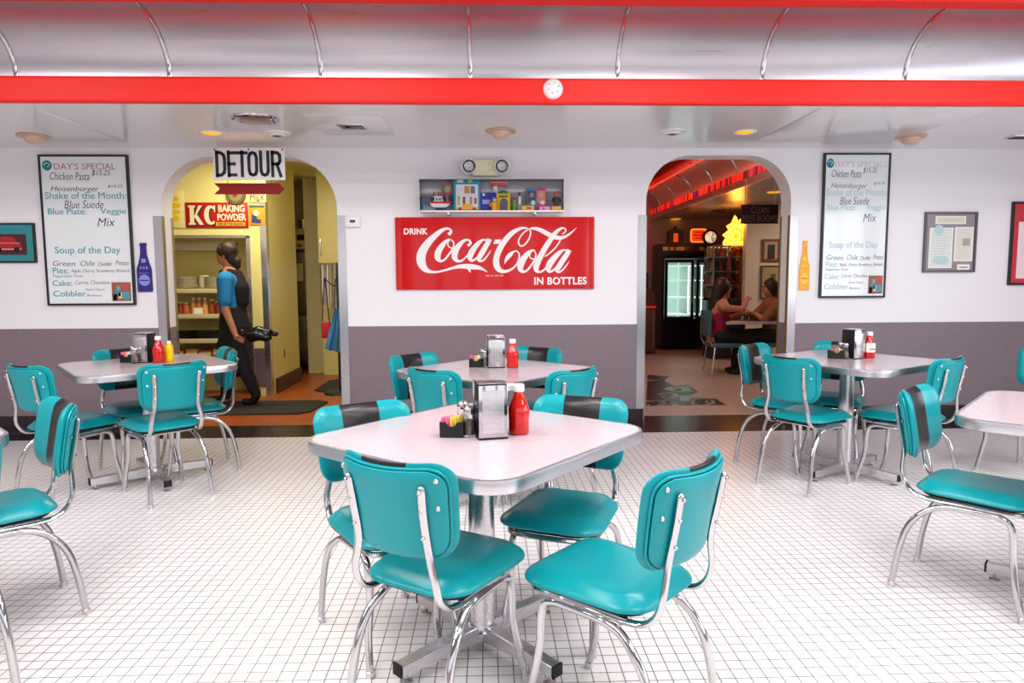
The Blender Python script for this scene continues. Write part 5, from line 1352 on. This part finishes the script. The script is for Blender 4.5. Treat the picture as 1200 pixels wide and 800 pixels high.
# things on the fridge
p = atY(791, 284, YG+.2); t = root('lantern_radio', 'small arched table radio with orange glow on top of the hall fridge', 'radio', (p.x, YG+.2, ftz+.001))
bm = bmesh.new(); prism(bm, [(-.13, 0), (.13, 0), (.13, .20)]+[(.13*math.cos(q*PI/8), .20+.07*math.sin(q*PI/8)) for q in range(9)][1:], -.07, .07); obj('case', bm, colmat('2A1A1C'), t, smooth=False)
obj('glowing_dial', bx(-.045, .035, -.074, -.07, .03, .18, .002), mat('dial', 'F05A20', .4, emit='F04A18', estr=.7), t); obj('knob', lt([(0, 0), (.03, 0), (.02, .04), (0, .045)], 14, c=(0, 0, .27)), colmat('3A2A2A'), t)
p = atY(818, 284, YG+.2); t = root('neon_sign', 'glowing orange rectangular sign on top of the hall fridge', 'neon sign', (p.x-.01, YG+.15, ftz+.001)); bm = bmesh.new(); prism(bm, rrect(.29, .24, .04, 5, 0, .14), -.015, .03); obj('panel', bm, mat('glow_orange', 'F04818', .4, emit='F83A10', estr=.8), t, smooth=False)
bm = bmesh.new(); tube(bm, [(x, -.02, z) for x, z in rrect(.27, .22, .04, 5, 0, .14)], .006, seg=6, closed=True, smooth=False); obj('border_tube', bm, mat('glow_yellow', 'FFB040', .4, emit='FF9030', estr=2.5), t)
for q, (a, b) in enumerate(((.07, .09), (.10, .06), (.06, .08))): obj('dark_line', bx(-a, b, -.018, -.015, .19-q*.05, .205-q*.05), colmat('8A1808'), t)
p = atY(834.5, 277.5, YG); t = root('wall_clock', 'round glowing white clock beside the orange sign in the hall', 'clock', (p.x, YG+.1, p.z)); obj('case', lt([(.10, -.02), (.13, -.03), (.14, 0), (.14, .05), (0, .05)], 28, axis='y'), colmat('3A1412'), t); obj('face', lt([(0, -.02), (.105, -.02), (.105, -.01), (0, -.01)], 28, axis='y'), mat('clock_face', 'FFF0D0', .4, emit='FFE0B0', estr=1.1), t)
for a, l in ((60, .08), (-40, .055)): obj('hand', bx(-.004, l, -.025, -.022, -.004, .004), M['black'], t).rotation_euler = (0, R(a), 0)
bm = bmesh.new(); obj('stand', bx(-.03, .03, -.01, .03, ftz-p.z, -.12, .003), colmat('2A1412'), t)
# display case with chrome frame
YV = 10.6; x0, x1, z0, z1 = prect(833, 287, 876, 395, YV); w = (x1-x0)/2; bz = atY(850, 352, YV).z
t = root('display_case', 'chrome-framed glass display case in the hall behind the seated woman', 'display case', ((x0+x1)/2, YV, 0))
bm = bmesh.new()
for sx_ in (-w, w-.03, -.02):
    box(bm, sx_, sx_+.03, 0, .03, bz, z1); box(bm, sx_, sx_+.03, .4, .43, bz, z1)
for zz in (bz, z1-.03): box(bm, -w+.03, w-.03, 0, .03, zz, zz+.03); box(bm, -w, w, .4, .43, zz, zz+.03)
obj('frame', bm, M['chrome'], t, smooth=False)
obj('base_cabinet', bx(-w, w, 0, .43, 0, bz-.002, .005), colmat('2C3A40', .3), t); obj('back_panel', bx(-w+.03, w-.03, .38, .39, bz+.03, z1-.03), colmat('6A7A74', .3), t); obj('glass_front', bx(-w+.03, w-.03, .008, .012, bz+.03, z1-.03), M['acrylic'], t)
for q in (.27, .52, .78): obj('glass_shelf', bx(-w+.03, w-.03, .04, .38, bz+(z1-bz)*q, bz+(z1-bz)*q+.012), colmat('A8C8BC', .2), t)
k = 0
for q in (0.03, .27, .52, .78):
    for a in (-.75, -.5, -.25, .2, .45, .7):
        k += 1; zz = bz+(z1-bz)*q+(.015 if q > .1 else .0); hc = ['7A1A20', '3A1A18', 'C8C0A8', '8A2A2A', '2A2A30', 'B89058'][k*5 % 6]
        tag(obj('souvenir', lt([(0, 0), (.035, 0), (.04, .03), (.018+.01*(k % 3), .08), (.03, .12), (.012, .16), (0, .165)], 14), colmat(hc), loc=((x0+x1)/2+a*w, YV+.2, zz+.001)), 'small ornament standing in the chrome-framed display case', 'ornament', 'ornaments in the hall display case')
t = root('red_ring_decoration', 'dark red ring wreath hanging in front of the display case', 'wreath', (atY(865, 312, YV-.05).x, YV-.04, atY(865, 312, YV-.05).z)); obj('ring', tb([(.16*math.cos(q*PI/10), 0, .26*math.sin(q*PI/10)) for q in range(20)], .022, seg=8, closed=True, n=2), colmat('6A1020'), t); obj('bow', lt([(0, 0), (.04, .01), (.05, .03), (0, .04)], 12, c=(0, -.02, .24)), colmat('8A1424'), t)
# flame neon above the case
p = atY(862, 270, YV+.1); t = root('flame_neon_sign', 'bright yellow flame-shaped neon sign above the hall display case', 'neon sign', (p.x, YV+.12, z1+.002))
fp = [(-.19, 0), (.20, 0), (.24, .12), (.19, .16), (.25, .24), (.20, .27), (.23, .36), (.13, .33), (.12, .44), (.04, .37), (-.01, .47), (-.06, .35), (-.14, .30), (-.10, .24), (-.20, .16), (-.15, .12)]
bm = bmesh.new(); prism(bm, fp, 0, .03); obj('backing', bm, mat('flame_glow', 'FFA020', .4, emit='FF7A10', estr=1.3), t, smooth=False)
for s, zz in ((.92, .01), (.62, .05), (.3, .09)): obj('flame_tube', tb([(a*s, -.02, b*s+zz) for a, b in fp], .010, seg=6, closed=True, n=3), mat('flame_tube', 'FFE080', .3, emit='FFC040', estr=5) if 'flame_tube' not in bpy.data.materials else bpy.data.materials['flame_tube'], t)
tag(obj('recessed_light', lt([(0, -.008), (.09, -.006), (.1, 0), (0, 0)], 20, loc=None) if False else lt([(0, -.008), (.09, -.006), (.1, 0), (0, 0)], 20), M['lamp_amber'], loc=atz(792, 256.5, ZC)), 'yellow recessed light far back on the low hall ceiling', 'ceiling light')
q = atz(908, 225, ZC); tag(obj('recessed_light', lt([(0, -.008), (.09, -.006), (.1, 0), (0, 0)], 20), M['lamp_amber'], loc=(q.x, q.y, ZC)), 'yellow recessed light above the rest rooms sign', 'ceiling light')
q = atz(842, 246, ZC); t = root('dome_light', 'dark dome light on the hall ceiling in the orange glow', 'ceiling light', (q.x, q.y, ZC)); obj('dome', lt([(0, -.06), (.06, -.05), (.09, -.02), (.1, 0), (0, 0)], 20), colmat('4A3020'), t); obj('ring', lt([(.1, -.01), (.12, 0), (.1, 0)], 20), colmat('5A3A28'), t)
# cabinet at the left of the hall
YJ = 11.3; x0, x1, z0, z1 = prect(752, 338, 769, 409, YJ); w = (x1-x0)/2; t = root('slant_front_machine', 'brown slant-topped wooden machine at the left of the hall beside the fridge', 'cabinet', ((x0+x1)/2, YJ, 0))
obj('lower_body', bx(-w, w, 0, .45, .04, .78, .01), M['wood'], t); bm = bmesh.new(); prism(bm, [(-w, .80), (w, .80), (w*.95, 1.0), (w*.45, z1), (-w*.45, z1), (-w*.95, 1.0)], .05, .4); obj('sloped_top', bm, M['wood'], t, smooth=False)
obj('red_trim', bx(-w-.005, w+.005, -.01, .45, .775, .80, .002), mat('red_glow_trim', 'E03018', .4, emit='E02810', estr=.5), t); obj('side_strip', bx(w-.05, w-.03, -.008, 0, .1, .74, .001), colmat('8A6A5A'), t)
obj('finial', lt([(.03, 0), (.025, .25), (0, .27)], 12, c=(0, .2, z1)), M['black'], t)
# booth table and people
YB2 = 9.0; tp = atY(868, 375, YB2)
t = root('booth_table', 'small dark table with a pale edge between the two seated people in the hall', 'table', (tp.x+.05, YB2+.05, 0)); tzz = tp.z
obj('tabletop', bx(-.33, .33, -.3, .3, tzz-.035, tzz, .008), colmat('4A3E44', .25), t); obj('edge_strip', bx(-.335, .335, -.31, -.3, tzz-.04, tzz-.002, .002), colmat('B8B4C0'), t); obj('pedestal', lt([(.2, 0), (.2, .02), (.03, .05), (.03, tzz-.035), (0, tzz-.035)], 20), M['black'], t)
def sitter(cx, face, top, hair, label, shirt_h, arm):
    t = root('person', label, 'person', (cx, YB2, 0)); f = face
    bm = bmesh.new(); hz = 1.12
    ball(bm, (f*.02, 0, hz), .095, (.95, .85, 1.2)); limb(bm, [(0, 0, hz-.08), (-f*.02, 0, hz-.17)], [.05, .05])
    limb(bm, [(-f*.03, 0, .90), (-f*.05, 0, .72), (-f*.06, 0, .52)], [.12, .13, .15])
    for s in (-1, 1): ball(bm, (-f*.03, s*.14, .90), .075)
    for s in (-1, 1): limb(bm, [(-f*.03, s*.1, .50), (f*.36, s*.12, .50), (f*.40, s*.12, .10)], [.085, .065, .045])
    for i, s in enumerate((-1, 1)):
        e = (f*.16, s*.2, .72); h_ = (f*(.34 if arm else .24), s*.1, .80)
        if arm and s < 0: e = (f*.20, -.2, .86); h_ = (f*.30, -.1, 1.0)
        limb(bm, [(-f*.03, s*.18, .88), e, h_], [.05, .042, .03]); ball(bm, h_, .035, (1.1, .7, 1))
        for k in range(4): limb(bm, [(h_[0]+f*.02, h_[1]+(k-1.5)*.014, h_[2]), (h_[0]+f*.065, h_[1]+(k-1.5)*.016, h_[2]-.01)], [.010, .008])
        limb(bm, [(h_[0], h_[1], h_[2]+.02), (h_[0]+f*.04, h_[1], h_[2]+.045)], [.011, .009])
    body = obj('body', remesh(bm, .014, 3, 'body'), M['skin'], t)
    bm = bmesh.new(); ball(bm, (f*.11, 0, hz), .018); obj('nose', bm, M['skin'], body)
    for s in (-1, 1): bm = bmesh.new(); ball(bm, (f*.10, s*.035, hz+.03), .010); obj('eye', bm, M['black'], body)
    bm = bmesh.new(); ball(bm, (-f*.015, 0, hz+.03), .115, (1, .95, 1.1)); limb(bm, [(-f*.06, 0, hz), (-f*.09, 0, hz-.18), (-f*.10, 0, hz-.34)], [.09, .085, .05]); obj('hair', remesh(bm, .014, 2, 'hair'), hair, t)
    bm = bmesh.new(); limb(bm, [(-f*.03, 0, shirt_h), (-f*.05, 0, .70), (-f*.06, 0, .55)], [.135, .145, .16])
    if shirt_h > .85:
        for s in (-1, 1): limb(bm, [(-f*.03, s*.16, .9), (f*.15, s*.2, .73 if not (arm and s < 0) else .86)], [.085, .06])
    obj('top', remesh(bm, .014, 3, 'top'), top, t)
    bm = bmesh.new(); limb(bm, [(-f*.06, 0, .52)], [.1]) if False else None
    for s in (-1, 1): limb(bm, [(-f*.04, s*.1, .50), (f*.37, s*.12, .50), (f*.41, s*.12, .10)], [.105, .08, .06])
    obj('trousers', remesh(bm, .015, 2, 'trousers'), M['blackcloth'], t)
    for s in (-1, 1): bm = bmesh.new(); limb(bm, [(f*.40, s*.12, .045), (f*.52, s*.12, .035)], [.042, .032]); obj('shoe', bm, M['black'], t)
    return t
sitter(atY(851, 380, YB2).x-.06, 1, colmat('8A1030', .8), M['hair'], 'seated woman with long dark hair and dark red top in the hall', .78, True)
sitter(atY(903, 380, YB2).x-.01, -1, colmat('8A5A3C', .8), M['hair'], 'seated person in a tan sweater facing left in the right doorway', .9, False)
for k, (px, s) in enumerate(((842, 1), (913, -1))):
    t = root('hall_chair', ['blue-grey hall chair under the woman in dark red', 'blue-grey hall chair under the person in tan'][k], 'chair', (atY(px+ (6 if k == 0 else 0), 400, YB2).x, YB2, 0), 0 if s > 0 else PI, 'chairs in the hall')
    obj('seat', bx(-.2, .2, -.2, .2, .36, .42, .02), colmat('4A6A7A', .4), t); obj('backrest', bx(-.26, -.22, -.2, .2, .5, .84, .015), colmat('3A6272', .4), t)
    for a in (-1, 1):
        for b in (-1, 1): obj('leg', tb([(a*.17, b*.17, .36), (a*.21, b*.19, 0.012)], .012, seg=8, smooth=False), M['chrome'], t)
    for b in (-1, 1): obj('back_post', tb([(-.2, b*.17, .38), (-.25, b*.17, .5), (-.245, b*.17, .8)], .012, seg=8), M['chrome'], t)
t = root('drinking_glass', 'clear glass on the hall table between the two seated people', 'glass', (tp.x+.03, YB2-.1, tzz+.001)); obj('tumbler', lt([(0, 0), (.03, 0), (.036, .12), (.033, .12), (.028, .006), (0, .006)], 18), M['glass'], t); obj('drink', lt([(0, .007), (.0275, .007), (.031, .075), (0, .075)], 16), colmat('5A2A1A', .1), t)
# mosaic set into the hall floor
bm = bmesh.new()
def mos(pts): 
    q = [atz(a, b, .0) for a, b in pts]; prism(bm, [(v.x, v.y) for v in q], 0, .002, plane='xy')
mos([(757, 475), (852, 474.5), (838, 467), (800, 466), (818, 459), (806, 451), (790, 452), (778, 446), (784, 441), (759, 439)])
mm = tag(obj('floor_mosaic', bm, tile_mat('dark_mosaic', '3A2C2C', '241A1A', ox=.47*.0509, oy=.87*.0509, size=.0254, gw=.003), smooth=False), 'dark mosaic emblem with pale letters set in the hall floor', 'mosaic')
bm = bmesh.new()
for pts in ([(796, 464), (810, 463), (808, 470), (798, 470)], [(780, 455.5), (806, 452.5), (812, 459), (786, 458)]):
    q = [atz(a, b, .002) for a, b in pts]; prism(bm, [(v.x, v.y) for v in q], .002, .003, plane='xy')
obj('green_tiles', bm, colmat('6A8A74', .3), mm, smooth=False)
bm = bmesh.new(); cf = lambda a, b: (lambda v: (v.x, v.y, .0035))(atz(a, b, .002))
for pts, rr in (([(812, 470.5), (818, 468.5), (830, 469), (834, 471.5), (826, 474), (814, 473), (818, 470.5), (828, 470.5)], .022), ([(759, 470), (770, 469.5), (776, 472), (770, 474.5), (760, 474.5)], .022), ([(778, 469.5), (786, 471.5), (792, 474.5)], .022), ([(772, 462), (784, 461), (792, 463.5), (784, 466), (776, 465)], .02), ([(780, 456), (790, 453.5), (798, 455.5), (790, 457.5), (800, 456.5)], .02), ([(760, 446), (770, 444.5), (776, 443)], .03)):
    tube(bm, [cf(a, b) for a, b in pts], rr, seg=6, ry=.0012, side=(0, 0, 1), n=5) if False else None
    path = crom([Vector(cf(a, b)) for a, b in pts], 5)
    for u, v in zip(path, path[1:]):
        d = (v-u); d.normalize(); n_ = Vector((-d.y, d.x, 0))*rr*1.6; e_ = d*rr*.4
        try: prism(bm, [((u-e_+n_).x, (u-e_+n_).y), ((u-e_-n_).x, (u-e_-n_).y), ((v+e_-n_).x, (v+e_-n_).y), ((v+e_+n_).x, (v+e_+n_).y)], .003, .0042, plane='xy')
        except ValueError: pass
obj('pale_letters', bm, colmat('C8B8A8', .3), mm, smooth=False)

# ================================================================== LIGHT FITTINGS OF THE MAIN ROOM
def light_panel(x, y, z, sx, sy, label, estr, parent_group='ceiling light panels'):
    t = root('ceiling_light_panel', label, 'ceiling light', (x, y, z), 0, parent_group)
    bm = bmesh.new(); a, b = sx/2, sy/2
    for q in ((-a, -a+.03, -b, b), (a-.03, a, -b, b), (-a+.03, a-.03, -b, -b+.03), (-a+.03, a-.03, b-.03, b)): box(bm, *q, -.03, 0)
    obj('frame', bm, M['alu'], t, smooth=False)
    obj('diffuser', bx(-a+.03, a-.03, -b+.03, b-.03, -.02, -.005), mat('panel_diffuser', 'FFFFFF', .5, emit='FFF8F4', estr=1.0) if 'panel_diffuser' not in bpy.data.materials else bpy.data.materials['panel_diffuser'], t)
WB, WR, WL, EXPO = 8, 34, 4, 0.02
CP = 36
KL = 40

# ================================================================== LIGHT
def area(name, loc, rot_, sx, sy, power, color):
    l = bpy.data.lights.new(name, 'AREA'); l.shape = 'RECTANGLE'; l.size = sx; l.size_y = sy; l.energy = power; l.color = color
    o = bpy.data.objects.new(name, l); COL.objects.link(o); o.location = loc; o.rotation_euler = rot_; return o
zm = (WZ0+WZ1)/2
for a0, a1 in winsB: area('window_daylight', ((a0+a1)/2, YB-.12, zm), (R(90), 0, 0), a1-a0-.1, 1.5, WB, (1, .985, .98))
for a0, a1 in winsR: area('window_daylight', (X1+.12, (a0+a1)/2, zm), (R(90), 0, R(90)), a1-a0-.1, 1.5, WR, (.86, .93, 1))
area('window_daylight', (X0-.12, -1.35, zm), (R(90), 0, R(-90)), 1.6, 1.5, WL, (.97, .97, 1))
ZM = zu+.17
pts_ = [(x, y) for x in (-3.6, -1.2, 1.2, 3.6) for y in (.2, 1.4, 2.6)]
for x, y in pts_:
    light_panel(x, y, ZM, 1.2, .6, 'flat ceiling light panel over the dining room', 1)
    area('panel_light', (x, y, ZM-.035), (0, 0, 0), 1.1, .5, CP, (1, .97, .96))
area('kitchen_light', (-2.2, 6.9, 2.58), (0, 0, 0), 1.2, .4, KL, (1, .88, .62))
area('kitchen_light', (-1.6, 9.0, 2.58), (0, 0, 0), .6, .6, KL*.35, (1, .88, .62))
def point(loc, e, col, r=.08):
    l = bpy.data.lights.new('lamp', 'POINT'); l.energy = e; l.color = col; l.shadow_soft_size = r; o = bpy.data.objects.new('lamp', l); COL.objects.link(o); o.location = loc
fl = atY(862, 262, YV-.1); point((fl.x, YV-.15, fl.z), 6, (1, .38, .06))
area('neon_glow', (2.78, 9.4, 2.74), (0, R(-60), 0), .05, 6.0, 12, (1, .10, .05))
area('hall_light', (4.9, 9.2, ZC-.03), (0, 0, 0), .5, .5, 18, (1, .82, .6))
area('hall_light', (1.9, 8.2, 2.9), (0, 0, 0), .6, .6, 22, (1, .86, .8))  # added fill light without a fitting, brightens the hall and its cove
w = bpy.data.worlds.new('World'); bpy.context.scene.world = w; w.use_nodes = True
bg = w.node_tree.nodes['Background']; bg.inputs[0].default_value = (.85, .92, 1, 1); bg.inputs[1].default_value = .6

# ================================================================== CAMERA
cam = bpy.data.cameras.new('camera'); co = bpy.data.objects.new('camera', cam); COL.objects.link(co)
cam.sensor_width = 36; cam.lens = 36*F/1200; cam.clip_start = .05; cam.clip_end = 100
r_, f_, u_ = rot((1, 0, 0)), rot((0, 1, 0)), rot((0, 0, 1))
mw = Matrix(((r_.x, u_.x, -f_.x, 0), (r_.y, u_.y, -f_.y, 0), (r_.z, u_.z, -f_.z, CH), (0, 0, 0, 1)))
co.matrix_world = mw
sc = bpy.context.scene; sc.camera = co
sc.view_settings.view_transform = 'Standard'; sc.view_settings.look = 'None'; sc.view_settings.gamma = 1
sc.view_settings.use_curve_mapping = False; sc.view_settings.exposure = EXPO
